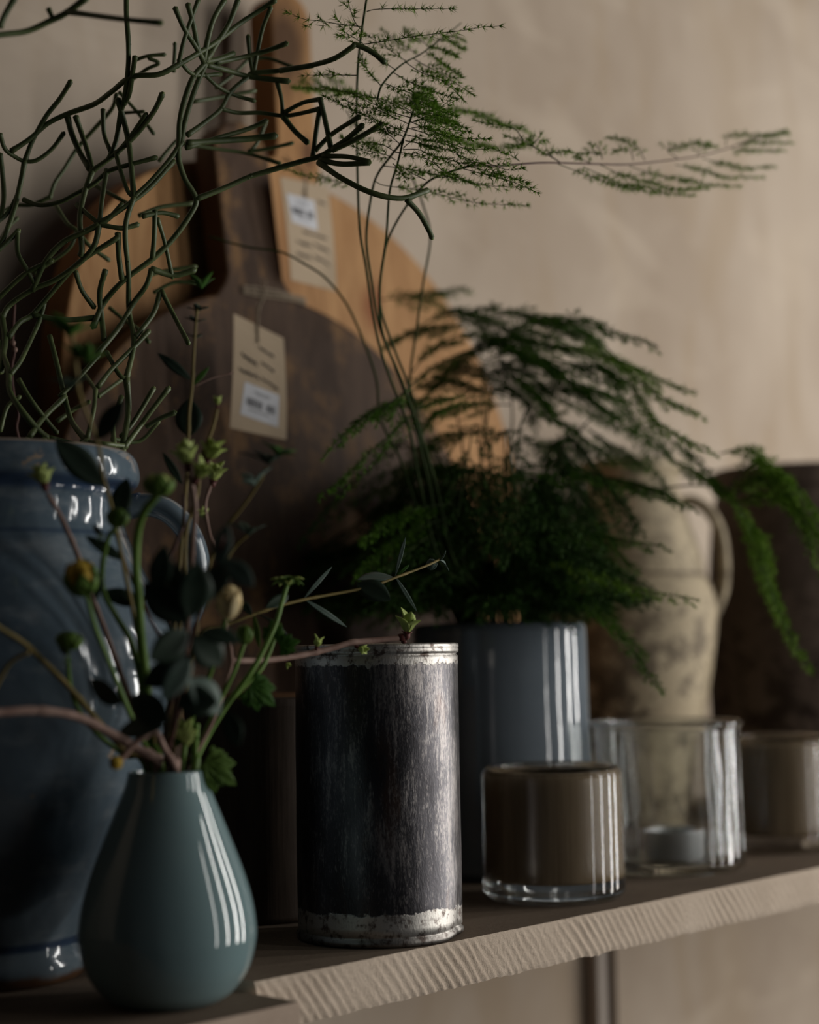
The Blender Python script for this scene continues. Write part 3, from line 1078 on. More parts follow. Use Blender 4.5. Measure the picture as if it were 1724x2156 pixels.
CA = '''
0 18|45,610 120,560 190,500 270,460 380,420 450,370 530,310 640,300 720,260 790,220 870,170 960,100 1050,40 1110,0
0 17|100,650 130,570 185,470 240,400 285,328
0 15|0,540 20,600 60,632 100,650 150,645 210,600 257,537
0 19|100,650 80,750 55,850 15,960 -20,1010
0 15|-20,900 30,860 75,770 100,660
0 20|272,470 290,540 325,620 362,682
0 18|305,468 330,540 362,640 372,690
0 18|372,690 440,640 500,590 560,530 620,450 655,378
0 19|372,690 340,780 322,880 330,1000 325,1030
0 18|545,228 535,290 520,380 490,440 470,560 440,640
0 19|475,398 500,490 520,580 530,680 540,795
0 15|415,440 420,540 445,610
0 15|465,612 490,700 515,770 540,795
0 18|540,795 600,740 680,650 735,570
0 17|400,900 480,850 600,760 700,650
0 19|905,0 860,80 835,170 820,245
0 19|960,0 920,100 870,180 830,250 780,310 745,400 725,490 722,570 720,640 745,720 790,800 770,860 700,960 620,1040 500,1130 420,1220 375,1320
0 18|830,255 790,350 760,440 740,520 730,580
0 15|800,0 770,80 740,170 722,250 715,270
0 17|705,30 740,110 790,190 822,245
0 18|757,15 780,100 800,200 822,250
0 22|850,212 825,250
0 18|822,250 880,238 942,215
0 18|835,262 920,285 1010,310 1165,328
0 17|870,252 960,235 1060,210 1157,175
0 14|825,300 880,350 950,385 1027,407
1 14|780,410 900,390 1030,365
0 17|755,545 830,490 890,440 930,370 1000,310 1020,295 1130,285 1262,264
0 15|1020,295 1008,230 1000,145
0 15|1022,295 1040,200 1060,110 1092,30
0 18|1130,285 1262,262 1350,235 1420,190 1435,180 1500,210 1552,252
0 15|890,438 960,455 1050,455 1140,467 1200,460 1292,438
0 15|1140,465 1135,400 1118,330
0 19|1140,467 1190,530 1240,575
0 15|1150,452 1220,415 1290,400
0 18|1290,395 1310,480 1335,600
0 17|1290,438 1275,530 1262,628
0 22|755,578 850,570 1000,560 1112,547
0 17|750,595 900,550 1000,520 1075,487
1 15|1072,490 1040,570 1010,610
1 14|1000,610 1080,600 1180,577
1 14|740,580 870,600 1000,620 1130,660
0 19|790,803 900,760 1000,715 1080,690 1200,655 1290,630 1340,600 1400,560 1462,505
0 18|1340,605 1430,565 1540,500
0 16|1270,608 1340,540 1450,470
0 17|1300,630 1400,632 1490,652
0 19|1290,645 1380,662 1490,656
0 19|1285,655 1380,720 1500,778 1620,800 1724,768
0 18|1640,805 1690,860 1730,930 1742,960
1 16|-10,870 60,830 130,825 200,795
0 16|95,805 160,827 240,815 310,780 380,740 440,690 520,665 630,635
1 16|200,800 220,740 260,680 310,600 380,520 450,440 470,380
1 15|225,830 270,900 310,930 360,990 440,1050
0 16|70,930 72,1020 110,1090 138,1140
0 18|-10,1010 30,975 75,930
0 17|-10,1205 80,1120 135,1085 210,1050
0 20|130,1172 180,1060 250,980 330,940 400,905
0 16|400,905 490,920 557,905
0 16|430,685 412,800 402,895
0 16|310,825 360,870 400,902
0 17|495,822 440,880 400,905
0 19|400,905 380,990 320,1060 220,1130 130,1168 40,1230 5,1290
0 22|5,1270 20,1360 10,1440 0,1500
0 18|35,1360 80,1300 130,1270 200,1190 260,1120 330,1050 480,955
0 18|130,1270 260,1290 400,1280
0 19|475,940 480,1040 492,1125
0 18|540,795 512,880 505,960 518,1100 520,1250 540,1380 510,1525
0 20|510,1525 518,1650 498,1790
0 16|305,1095 330,1170 380,1240
0 18|425,1090 402,1180 410,1280 420,1370
0 17|625,848 622,950 615,1040
0 15|615,1040 660,1000
0 14|635,880 665,980 695,1120
0 20|610,1085 700,1110 785,1088
0 19|612,1085 590,1150 540,1220 480,1320 390,1430
0 18|645,1180 620,1260 570,1330 545,1360
0 16|650,1170 700,1270 760,1385
0 16|575,872 650,858 718,872
1 15|560,870 650,835 780,820
0 16|178,1222 160,1290 120,1380 80,1460 42,1510
0 20|0,1380 15,1440 35,1500 40,1580 90,1660 150,1730 190,1765
0 18|200,1355 225,1450 260,1600 290,1700 350,1780
0 18|120,1760 180,1680 262,1600
0 15|240,1600 320,1520 400,1430
0 15|75,1530 130,1620 200,1710 230,1745
0 17|395,1560 450,1490 540,1400 600,1335
0 15|430,1420 480,1510 510,1527
0 18|500,1805 560,1725 600,1670 680,1565
0 16|592,1720 640,1690 705,1663
0 16|460,1800 458,1700 490,1600
0 16|490,1760 540,1700 620,1565
0 15|352,1770 378,1650 385,1570
1 14|330,1500 370,1550 400,1600
1 14|440,1240 500,1290 560,1330 600,1380
1 14|395,1600 450,1560 520,1510
1 14|620,1180 700,1140 790,1140
1 15|600,1110 680,1090 790,1075
0 17|510,-40 510,60 518,180 515,290 500,420
2 20|-60,150 0,140 110,125 200,85 270,50 350,-10
2 17|270,47 400,65 520,80 650,92
2 18|0,110 20,60 60,-10
2 15|195,35 215,80
1 13|550,240 600,225 665,220
1 13|520,330 590,280 640,255 600,235
1 13|480,370 560,460 620,540
1 12|500,455 580,450
1 14|700,290 705,200 705,175
1 13|870,355 940,300 1000,240
1 13|1000,240 1080,235 1180,270
1 13|640,650 720,560 800,520
1 14|-10,990 30,920 70,880
0 17|0,620 10,700 15,800 0,880
1 15|380,745 460,790 530,830
1 14|310,930 280,1000 200,1060 135,1100
0 16|470,620 520,560 590,460
0 14|720,240 780,300 890,300
1 15|230,1700 300,1650 360,1620
1 14|0,1740 30,1640 80,1600
0 16|330,1780 420,1790 510,1800
0 16|200,1765 300,1790 380,1800
1 14|450,1770 560,1780 640,1700
'''
base = bc + ZZ * 0.262
ct = thing('pencil_cactus', 'sprawling leafless cactus of dark green pencil-thin jointed stems in the blue jar', 'plant', base)
rr = random.Random(5)
for ln in CA.strip().split('\n'):
    hd_, pt_ = ln.split('|')
    bk_, th_ = hd_.split()
    bk_ = int(bk_)
    th_ = float(th_)
    px = [tuple(float(v) / 1.9156 for v in p.split(',')) for p in pt_.split()]
    P3 = [at(x, y, depth_f(x, y, bk_)) for x, y in px]
    sp = smooth_path(P3, 6)
    rad = th_ / 1.9156 * 1.25 / FPX * 0.5
    rs = []
    n = len(sp)
    for i in range(n):
        k = i / (n - 1)
        q = rad * (1 + 0.10 * noise.noise(sp[i] * 60))
        e = min(k, 1 - k) * n
        q *= 1.0 + 0.16 * math.exp(-((e - 0.0) / 2.0) ** 2)
        rs.append(q)
    m = MB().use(MT['cactus'])
    m.tube(sp, rs, 10, True)
    # small areole nubs and a rough pale tip
    for k in range(max(1, n // 7)):
        i = rr.randrange(1, n - 1)
        m.blob(sp[i] + Vector((rr.uniform(-1, 1), rr.uniform(-1, 1), rr.uniform(-1, 1))).normalized() * rs[i] * 0.75, rs[i] * 0.45, nu=6, nv=4)
    m.use(MT['cactus_tip'])
    tdir = (sp[-1] - sp[-2]).normalized()
    m.blob(sp[-1] + tdir * rad * 0.2, rad * 0.72, tdir, 0.9, 8, 5, lambda th, ph: 1 + 0.15 * sin(ph * 3 + 1))
    m.build('stem', ct)
# hidden lower stems running down into the jar so that the plant is rooted
for (x, y) in ((30, 930), (95, 925), (140, 935), (170, 940), (215, 945), (240, 950), (262, 948), (185, 930), (60, 925)):
    p0 = at(x, y, depth_f(x, y, 0))
    q0 = Vector((bc.x + (x - 110) * 0.00018, bc.y - 0.005, base.z - 0.002))
    MB().use(MT['cactus']).tube(smooth_path([p0, p0.lerp(q0, 0.35) + ZZ * 0.004, q0 + ZZ * 0.01, q0], 4), 0.0024, 8).build('stem', ct)

# dry brown tendril hanging by the wall at far left
P3 = [at(x, y, 1.10) for x, y in ((30, 640), (26, 715), (30, 740), (24, 775), (28, 830), (38, 870), (34, 900), (42, 935))]
dt_ = thing('dry_tendril', 'thin dry reddish brown tendril with two pale beads at far left above the blue jar', 'twig', P3[-1])
MB().use(MT['bark_dark']).tube(smooth_path(P3, 5), 0.0012, 7).build('tendril', dt_)
for x, y in ((27, 722), (31, 736)):
    MB().use(MT['bark']).blob(at(x, y, 1.098), 0.0019, nu=10, nv=6).build('bead', dt_)


# ================================================================== FEATHERY FERN (asparagus fern)
class Needles:
    def __init__(s):
        s.P, s.D, s.L = [], [], []

    def tuft(s, p, axis, k, L, spread=1.0, nrm=None):
        for _ in range(k):
            v = Vector((uni(-1, 1), uni(-1, 1), uni(-1, 1))) * spread
            if nrm is not None:
                v -= nrm * v.dot(nrm) * 0.5
            d = (axis * 0.85 + v).normalized()
            s.P.append(tuple(p))
            s.D.append(tuple(d))
            s.L.append(L * uni(0.6, 1.15))

    def bake(s, mb, r=0.00028):
        if not s.P:
            return
        P = np.array(s.P)
        D = np.array(s.D)
        L = np.array(s.L)[:, None]
        a = np.cross(D, np.array([0.31, 0.52, 0.79]))
        a /= np.linalg.norm(a, axis=1)[:, None]
        b = np.cross(D, a)
        n = len(P)
        V = np.empty((n, 4, 3))
        V[:, 0] = P + a * r
        V[:, 1] = P - a * r * 0.5 + b * r * 0.87
        V[:, 2] = P - a * r * 0.5 - b * r * 0.87
        V[:, 3] = P + D * L
        base = mb.n
        mb.V.extend(map(tuple, V.reshape(-1, 3)))
        mb.n += 4 * n
        F = []
        for i in range(n):
            o = base + 4 * i
            F += [(o, o + 1, o + 3), (o + 1, o + 2, o + 3), (o + 2, o, o + 3)]
        mb.F.extend(F)
        mb.MI.extend([mb.cur] * len(F))


UPV = Vector((0, 0, 1))


def spray(pts, mb, nd, r=0.00035, t0=0.12, step=0.0026, ter=0.006, nl=0.0036, k=6, plane=None):
    """thin branchlet with short alternate twigs, all set with needle tufts"""
    sp = smooth_path(pts, 6)
    n = len(sp)
    mb.tube(sp, [r * (1 - 0.6 * i / (n - 1)) for i in range(n)], 5)
    cum = [0.0]
    for a, b in zip(sp[:-1], sp[1:]):
        cum.append(cum[-1] + (b - a).length)
    T = cum[-1]
    s = T * t0
    side = 1
    j = 0
    while s < T:
        while j < n - 2 and cum[j + 1] < s:
            j += 1
        f = (s - cum[j]) / max(1e-9, cum[j + 1] - cum[j])
        p = sp[j].lerp(sp[j + 1], f)
        tg = (sp[j + 1] - sp[j]).normalized()
        q = s / T
        env = (sin(pi * min(1, 0.12 + q * 0.88)) ** 0.7) * (1 - 0.35 * q) + 0.12
        nrm = plane or UPV
        sd = tg.cross(nrm)
        if sd.length < 0.1:
            sd = tg.orthogonal()
        sd.normalize()
        d = (tg * 0.75 + sd * side * 0.8 + nrm * uni(-0.25, 0.25)).normalized()
        L = ter * env * uni(0.6, 1.25)
        if L > 0.0035:
            e = p + d * L
            mb.tube([p, p.lerp(e, 0.5) + UPV * 0.0001, e], [r * 0.4, r * 0.35, r * 0.2], 3, False)
            m_ = max(1, int(L / 0.0026))
            for i in range(1, m_ + 1):
                nd.tuft(p + d * (L * i / m_), d, k, nl * (0.75 + 0.25 * env))
        else:
            nd.tuft(p, (tg + d * 0.6).normalized(), k, nl * 0.85)
        side = -side
        s += step * uni(0.7, 1.3)
    nd.tuft(sp[-1], (sp[-1] - sp[-2]).normalized(), k + 2, nl * 0.9, 0.5)


fo = potc + ZZ * 0.174
ft_ = thing('feathery_fern', 'feathery green asparagus fern with fine arching fronds growing from the grey-blue pot', 'plant', fo)


def px3(x, y, D):
    return at(x, y, D)


# ---- stems of the tall shoots (pixel path, start depth -> end depth)
def fern_stem(pxs, D0, D1, r0=0.0011, r1=0.0007):
    n = len(pxs)
    P3 = [at(x, y, D0 + (D1 - D0) * i / (n - 1)) for i, (x, y) in enumerate(pxs)]
    root = potc + ZZ * 0.172 + Vector((uni(-0.025, 0.025), uni(-0.025, 0.025), 0))
    P3 = [root, root.lerp(P3[0], 0.5) + ZZ * 0.01] + P3
    sp = smooth_path(P3, 6)
    m = MB().use(MT['fern_stem'])
    m.tube(sp, [r0 + (r1 - r0) * i / len(sp) for i in range(len(sp))], 8)
    for i in range(10, len(sp), 11):
        m.blob(sp[i], r1 * 1.5, (sp[i] - sp[i - 1]), 1.3, 6, 4)
    m.build('stem', ft_)


STEMS = [
    ([(925, 1180), (880, 1000), (860, 900), (815, 780), (790, 690), (770, 560), (757, 480), (752, 338), (751, 202), (756, 108), (766, 34), (776, -30)], 1.24, 1.06),
    ([(940, 1180), (900, 1010), (870, 880), (835, 780), (800, 690), (782, 590), (771, 500), (783, 405), (796, 365), (825, 325), (850, 290), (875, 220), (890, 195)], 1.25, 1.05),
    ([(955, 1180), (915, 1010), (880, 900), (845, 800), (805, 700), (800, 600), (813, 500), (820, 405), (837, 344), (850, 290)], 1.25, 1.06),
    ([(930, 1180), (900, 980), (870, 840), (832, 740), (800, 640), (808, 540), (823, 490), (857, 432), (898, 385), (938, 365), (992, 348)], 1.26, 1.07),
    ([(960, 1180), (910, 1000), (868, 880), (864, 790), (876, 700), (890, 600), (906, 500), (890, 430), (862, 360)], 1.27, 1.20),
    ([(915, 1180), (870, 1050), (840, 960), (800, 880), (790, 790), (740, 660), (690, 590), (640, 555), (590, 530), (520, 520), (440, 498)], 1.25, 1.22),
    ([(1025, 1180), (1012, 1000), (1025, 880), (1040, 800)], 1.33, 1.33),
    ([(1040, 1180), (1033, 950), (1018, 880), (1015, 760)], 1.36, 1.38),
    ([(1060, 1180), (1085, 980), (1098, 890), (1130, 830)], 1.30, 1.28),
    ([(1075, 1180), (1070, 1000), (1078, 860), (1050, 740)], 1.36, 1.36),
    ([(1110, 1180), (1130, 1040), (1190, 940), (1245, 880)], 1.36, 1.38),
    ([(1120, 1200), (1190, 1120), (1260, 1070), (1340, 1040), (1450, 1022), (1545, 1030)], 1.34, 1.33),
    ([(980, 1200), (960, 1100), (940, 1000), (900, 920)], 1.26, 1.28),
    ([(1000, 1200), (985, 1080), (975, 960), (960, 860)], 1.30, 1.34),
    ([(1455, 1020), (1452, 960), (1440, 925)], 1.34, 1.34),
]
for st, a, b in STEMS[:-1]:
    fern_stem(st, a, b)
# upright spur near the right frond
x_ = [at(x, y, 1.34) for x, y in ((1455, 1022), (1452, 960), (1440, 925))]
MB().use(MT['fern_stem']).tube(smooth_path(x_, 4), 0.0006, 6).build('stem', ft_)

# long branch to the right
LB = [(992, 348), (1046, 350), (1081, 347), (1134, 343), (1183, 343), (1244, 345), (1325, 346), (1411, 337), (1479, 327), (1536, 311), (1593, 291), (1654, 278)]


def lbD(x):
    return 1.065 + max(0, (x - 1000)) / 650.0 * 0.26


sp = smooth_path([at(x, y, lbD(x)) for x, y in LB], 5)
MB().use(MT['bark_dark']).tube(sp, [0.0008 * (1 - 0.6 * i / len(sp)) for i in range(len(sp))], 7).build('stem', ft_)['label'] = 'dark brown long side branch'

# main rachis R8
sp = smooth_path([at(640 + x / 3.748, y / 3.748, 1.06 + 0.10 * i / 8) for i, (x, y) in enumerate(((580, 780), (610, 680), (700, 570), (800, 490), (900, 440), (1000, 370), (1100, 290), (1180, 230), (1240, 180)))], 4)
MB().use(MT['fern_stem']).tube(sp, [0.0007 * (1 - 0.5 * i / len(sp)) for i in range(len(sp))], 6).build('stem', ft_)

# sprays traced in the first crop (scale 3.748, offset 640) : "depth a depth b needles"
SP = '''
1.06 1.05|495,90 560,75 700,68 850,70 1000,68 1165,70
1.06 1.04|450,210 280,190 130,165 0,150 -120,100
1.06 1.05|455,240 400,170 370,90 345,0 330,-40
1.06 1.05|460,350 700,315 850,290 1050,265 1250,240 1400,215 1540,205
1.06 1.02|460,340 400,300 340,265 300,235
1.06 1.08|415,595 200,592 0,595
1.15 1.17|900,440 850,400 760,340 700,300 620,240
1.15 1.18|990,380 930,320 880,290 800,230
1.14 1.10|1000,375 1100,395 1200,450
1.13 1.09|960,410 1050,470 1150,540 1230,590
1.15 1.12|1060,320 1150,330 1250,385
1.16 1.16|1100,290 1180,290 1260,320
1.12 1.07|860,460 960,520 1080,580 1200,660 1330,745
1.09 1.05|800,490 920,570 1050,620 1150,680 1260,790
1.08 1.05|700,570 820,640 950,690 1080,740 1200,780
1.08 1.07|720,550 650,500 560,420 480,370
1.07 1.07|610,680 540,600 480,520 460,450
1.10 1.08|820,490 740,440 640,370 560,320 490,270
1.07 1.04|640,660 740,700 850,740 950,790
1.05 1.00|900,820 980,830 1080,880 1200,920
1.05 1.00|880,850 960,900 1100,950 1280,1010
1.05 1.02|860,900 980,960 1150,1020 1300,1040
1.05 1.03|840,960 980,1020 1150,1080 1450,1095
1.06 1.05|820,1010 980,1060 1200,1150 1350,1180 1480,1170
1.06 1.05|800,1110 950,1140 1150,1190 1300,1260 1450,1310
1.05 1.10|860,900 760,850 640,790 500,760 380,735 200,765
1.05 1.06|850,930 740,900 640,860 500,800 380,740
1.06 1.04|830,980 700,920 560,860 430,840 320,790
1.06 1.05|800,1040 700,1000 600,960 450,900 300,830 160,760
1.06 1.04|790,1080 700,1040 600,1000
1.06 1.05|760,1140 680,1070 600,1010
1.06 1.08|720,1200 640,1150 560,1130 430,1120 300,1080
1.07 1.06|720,1260 640,1220 500,1190 400,1160
1.06 1.05|780,1180 900,1180 1000,1220 1250,1290 1400,1340 1560,1380 1760,1440
1.06 1.03|720,1200 850,1220 1000,1270 1100,1350 1200,1380
1.08 1.08|630,1310 800,1330 1000,1370 1200,1400 1350,1450 1500,1470 1770,1475
1.09 1.12|560,1430 620,1460 750,1480 900,1500 1050,1530 1250,1580 1450,1610 1760,1620
1.15 1.16|440,1465 300,1440 150,1410 0,1390 -130,1340
1.07 1.05|1300,1280 1450,1290 1600,1340 1724,1330
1.07 1.04|1250,1330 1400,1370 1600,1420 1750,1480 1840,1520
1.10 1.26|980,850 1150,870 1300,890 1450,930 1550,980 1700,1010 1800,1060
1.10 1.24|1000,1060 1150,1080 1300,1130 1500,1160 1724,1150 1800,1120
1.06 1.20|420,740 300,720 150,710 0,700 -80,690
1.20 1.22|330,740 240,640 180,590
1.20 1.22|130,710 60,660 0,620
1.04 0.96|880,870 920,800 940,740 960,690
0.99 0.96|900,820 960,790 1020,800
0.99 0.96|900,840 840,790 780,760
1.00 0.97|890,870 970,840 1040,860
1.00 0.98|880,900 800,850 720,810
1.01 0.99|870,920 960,890 1080,920 1150,960
1.00 0.98|860,960 960,940 1050,960 1180,1000
1.06 1.04|980,1000 1040,900 1100,830 1150,790
1.06 1.06|780,1170 850,1120 950,1150 1050,1190
1.07 1.07|700,1290 780,1370 760,1400
1.06 1.06|790,1060 880,1080 1000,1110 1120,1140 1200,1170
1.06 1.05|850,1010 950,1000 1080,1040 1200,1080
1.05 1.04|870,960 950,930 1050,930 1200,970
1.07 1.08|1050,1400 1150,1400 1300,1440
1.06 1.08|960,1420 860,1370 760,1310
1.15 1.16|330,870 380,960 420,1010
1.14 1.16|380,960 460,1080 560,1180 600,1190
1.07 1.06|1700,1270 1640,1230 1580,1210
'''


def do_spray(pts, **kw):
    m = MB().use(MT['fern_stem'])
    nd = Needles()
    matn = kw.pop('mat', 'fern')
    spray(pts, m, nd, **kw)
    m.use(MT[matn])
    nd.bake(m, 0.00027)
    return m.build('frond', ft_, smooth=False)


for si, ln in enumerate(SP.strip().split('\n')):
    hd_, pt_ = ln.split('|')
    a, b = [float(v) for v in hd_.split()]
    px = [(640 + float(p.split(',')[0]) / 3.748, float(p.split(',')[1]) / 3.748) for p in pt_.split()]
    n = len(px)
    do_spray([at(x, y, a + (b - a) * i / (n - 1)) for i, (x, y) in enumerate(px)], t0=0.14, k=9, ter=0.0070 if si < 6 else 0.0078, nl=0.0058 if si < 6 else 0.0048, step=0.0052 if si < 6 else 0.0026,
             plane=(UPV + Rh * uni(-0.4, 0.4) + FH * uni(-0.5, 0.1)).normalized())

# sprays of the long branch (scale 2.463, offset 1000,250)
SL = '''
430,235 520,270 620,310 740,350 900,380 1130,398
560,250 650,290 720,330 850,350 1000,365 1200,362
650,240 760,290 900,330 1050,365 1200,360
800,245 900,280 1050,315 1200,345 1370,350
1040,240 1150,260 1280,300 1490,305
1180,205 1300,240 1400,255 1550,250
1320,150 1400,165 1600,165
1340,140 1450,125 1640,125
880,215 840,150 760,110 690,95
660,210 640,150 600,130 
640,190 600,175 540,180
820,215 800,160 720,175
1050,205 1000,160 1100,130 1210,125
1150,195 1180,140 1250,145
1300,140 1310,100 1400,85 1500,95 1610,60
1500,95 1580,75 1620,80
440,225 330,160 250,110 160,90
440,225 380,175 500,172
330,160 260,130 180,150
250,110 200,50 100,30 0,10
300,130 330,100 340,85
600,230 560,215 520,200
'''
for ln in SL.strip().split('\n'):
    px = [(1000 + float(p.split(',')[0]) / 2.463, 250 + float(p.split(',')[1]) / 2.463) for p in ln.split()]
    do_spray([at(x, y, lbD(px[0][0]) + (lbD(x) - lbD(px[0][0])) * 0.7 + 0.01 * (i > 0)) for i, (x, y) in enumerate(px)], t0=0.16, k=8, ter=0.0070, nl=0.0048, step=0.0024,
             plane=(UPV + Rh * uni(-0.3, 0.3) - FH * 0.3).normalized())

# ---- lower fronds: rachis in pixels + automatic drooping side sprays, one frond per object
def frond(pxs, Ds, mat='fern', L=0.034, nside=13, both=True, droop=0.25, k=6, nl=0.0052, ter=0.009, flip=1):
    n = len(pxs)
    P3 = [at(x, y, Ds[0] + (Ds[1] - Ds[0]) * i / (n - 1)) for i, (x, y) in enumerate(pxs)]
    sp = smooth_path(P3, 8)
    m = MB().use(MT['fern_stem'])
    nd = Needles()
    N = len(sp)
    m.tube(sp, [0.0006 * (1 - 0.7 * i / N) for i in range(N)], 5)
    side = 1
    for s_ in range(nside):
        f = 0.10 + 0.86 * s_ / (nside - 1)
        i = min(N - 2, int(f * (N - 1)))
        p = sp[i]
        tg = (sp[i + 1] - sp[i]).normalized()
        sd = tg.cross(UPV)
        if sd.length < 0.15:
            sd = FH.copy()
        sd.normalize()
        env = (1 - 0.75 * f) * min(1, 0.5 + f * 3)
        l_ = L * env * uni(0.75, 1.2) + 0.006
        d = (tg * 0.95 + sd * side * 0.62 + UPV * uni(-0.40, 0.22)).normalized()
        pts = [p]
        cur = p.copy()
        for q in range(4):
            d = (d + tg * 0.12 - UPV * droop * 0.30).normalized()
            cur = cur + d * (l_ / 4)
            pts.append(cur.copy())
        spray(pts, m, nd, r=0.0003, t0=0.1, step=0.0027, ter=ter * (0.5 + 0.5 * env), nl=nl, k=k)
        side = -side
    spray(sp[int(N * 0.55)::4] + [sp[-1]], m, nd, r=0.0003, t0=0.05, step=0.003, ter=0.003, nl=nl, k=k)
    m.use(MT[mat])
    nd.bake(m, 0.00034)
    return m.build('frond', ft_, smooth=False)


LF = '''
1.30 1.34 d|80,520 200,370 350,270 520,280 650,350 760,420
1.32 1.28 d|820,330 900,220 1040,190 1180,240 1410,320
1.30 1.27 f|830,340 1000,330 1200,390 1400,480 1590,565
1.30 1.27 f|1150,330 1300,480 1450,600 1640,680
1.29 1.25 f|1250,450 1350,650 1500,780 1690,870
1.33 1.30 d|1100,300 1280,540 1450,780 1600,900 1724,1040
1.40 1.36 d|850,580 1000,640 1150,720 1300,800 1400,960 1460,1070
1.36 1.34 d|640,500 750,420 950,520 1200,600 1350,760 1500,900
1.33 1.33 d|700,740 800,700 950,750 1080,850 1150,910
1.38 1.38 d|1020,740 1150,830 1250,900 1320,950
1.25 1.22 d|500,600 350,600 150,610 0,640 -60,670
1.30 1.27 d|640,640 450,640 300,660 200,740
1.30 1.32 d|500,770 350,800 230,850 200,860
1.42 1.42 d|-60,80 100,60 200,50 370,20
1.38 1.36 d|150,230 300,150 420,140 560,120
1.38 1.34 d|420,230 300,220 150,240 0,300
1.34 1.30 d|450,1010 350,980 250,1000
1.35 1.30 d|700,960 900,960 1100,1010 1300,1070 1450,1110
1.42 1.44 d|700,830 850,870 950,950
1.36 1.36 d|500,180 620,160 780,170 950,220
1.36 1.34 d|450,440 650,500 850,560 1000,560 1220,600
1.34 1.30 d|800,420 650,330 500,330 300,400 150,500
1.32 1.34 d|700,400 600,300 750,260 900,300
1.35 1.34 d|540,260 700,220 850,200 1000,230 1100,300
1.37 1.36 d|500,500 600,450 780,500 860,650
1.30 1.28 d|620,450 720,520 800,600 850,670
1.33 1.31 d|560,350 700,370 900,420 1100,480 1240,590
1.34 1.33 d|400,560 560,540 700,600 760,720
1.31 1.29 d|880,400 1000,420 1130,440 1200,500
1.38 1.35 d|900,500 1100,560 1260,700 1380,830 1480,900
1.32 1.36 d|600,260 480,330 360,420 240,560 120,700
1.34 1.34 d|300,180 420,170 560,210 660,260
1.36 1.33 d|400,520 560,420 740,420 900,480 1040,540
1.33 1.35 d|700,620 620,540 500,470 380,450 240,480
1.38 1.34 d|560,300 760,330 960,350 1120,420 1230,520
1.32 1.30 d|440,330 600,280 780,300 940,340
1.35 1.32 d|640,560 820,520 980,560 1120,640 1220,720
1.30 1.28 d|520,400 640,360 800,400 920,460
1.31 1.33 d|560,620 460,560 340,520 200,540
1.36 1.36 d|660,230 800,190 940,230 1080,260
1.34 1.30 d|780,460 920,500 1060,600 1180,680
1.37 1.35 f|900,260 1050,300 1180,380 1300,440 1420,520
'''
for ln in LF.strip().split('\n'):
    hd_, pt_ = ln.split('|')
    a, b, mt = hd_.split()
    px = [(820 + float(p.split(',')[0]) / 2.535, 600 + float(p.split(',')[1]) / 2.535) for p in pt_.split()]
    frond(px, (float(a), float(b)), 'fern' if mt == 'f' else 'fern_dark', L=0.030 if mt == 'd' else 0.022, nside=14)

LF2 = '''
1.20 1.16 d 11|880,800 820,850 760,880 695,945
1.22 1.16 d 11|890,850 840,900 780,950 735,1000 695,1032
1.33 1.31 f 16|1400,960 1480,1000 1540,1050
1.32 1.26 f 20|1530,1030 1590,975 1660,1010 1710,1070 1740,1150 1745,1210
1.33 1.30 f 20|1530,1050 1590,1130 1620,1230 1660,1330 1705,1405
1.31 1.28 f 16|1560,960 1620,985 1660,1040 1690,1120
1.33 1.32 f 12|1515,955 1575,945 1620,990
1.31 1.27 f 16|1545,1060 1600,1040 1680,1070 1720,1130
1.34 1.33 f 14|1560,1080 1590,1150 1610,1220 1640,1290
1.32 1.30 f 12|1545,1050 1585,1010 1640,1000
1.30 1.28 f 14|1575,1000 1640,1030 1690,1090 1715,1170
1.33 1.32 f 12|1540,1040 1570,1090 1600,1130 1615,1180
1.30 1.24 d 12|960,1080 1040,1010 1150,1000 1250,1010 1430,1062
1.28 1.22 f 12|1150,1190 1200,1190 1260,1205 1330,1235 1465,1262
1.29 1.25 d 12|1120,1130 1200,1120 1280,1130 1385,1148
1.28 1.24 d 14|1150,1200 1230,1260 1310,1340 1385,1445
1.30 1.28 d 12|1180,1180 1250,1240 1290,1300 1350,1370
1.24 1.18 d 12|950,1060 880,1070 830,1090 770,1130
1.24 1.18 d 12|940,1090 860,1120 800,1160 760,1200
1.30 1.34 d 12|1000,1000 930,980 860,1000 800,1030
1.36 1.30 d 12|1180,1080 1240,1100 1300,1160 1330,1190
1.33 1.28 d 12|1240,1000 1310,1010 1380,1030 1440,1060
'''
for ln in LF2.strip().split('\n'):
    hd_, pt_ = ln.split('|')
    a, b, mt, ns = hd_.split()
    px = [tuple(float(v) for v in p.split(',')) for p in pt_.split()]
    frond(px, (float(a), float(b)), 'fern' if mt == 'f' else 'fern_dark', L=0.024, nside=int(ns), droop=0.5)
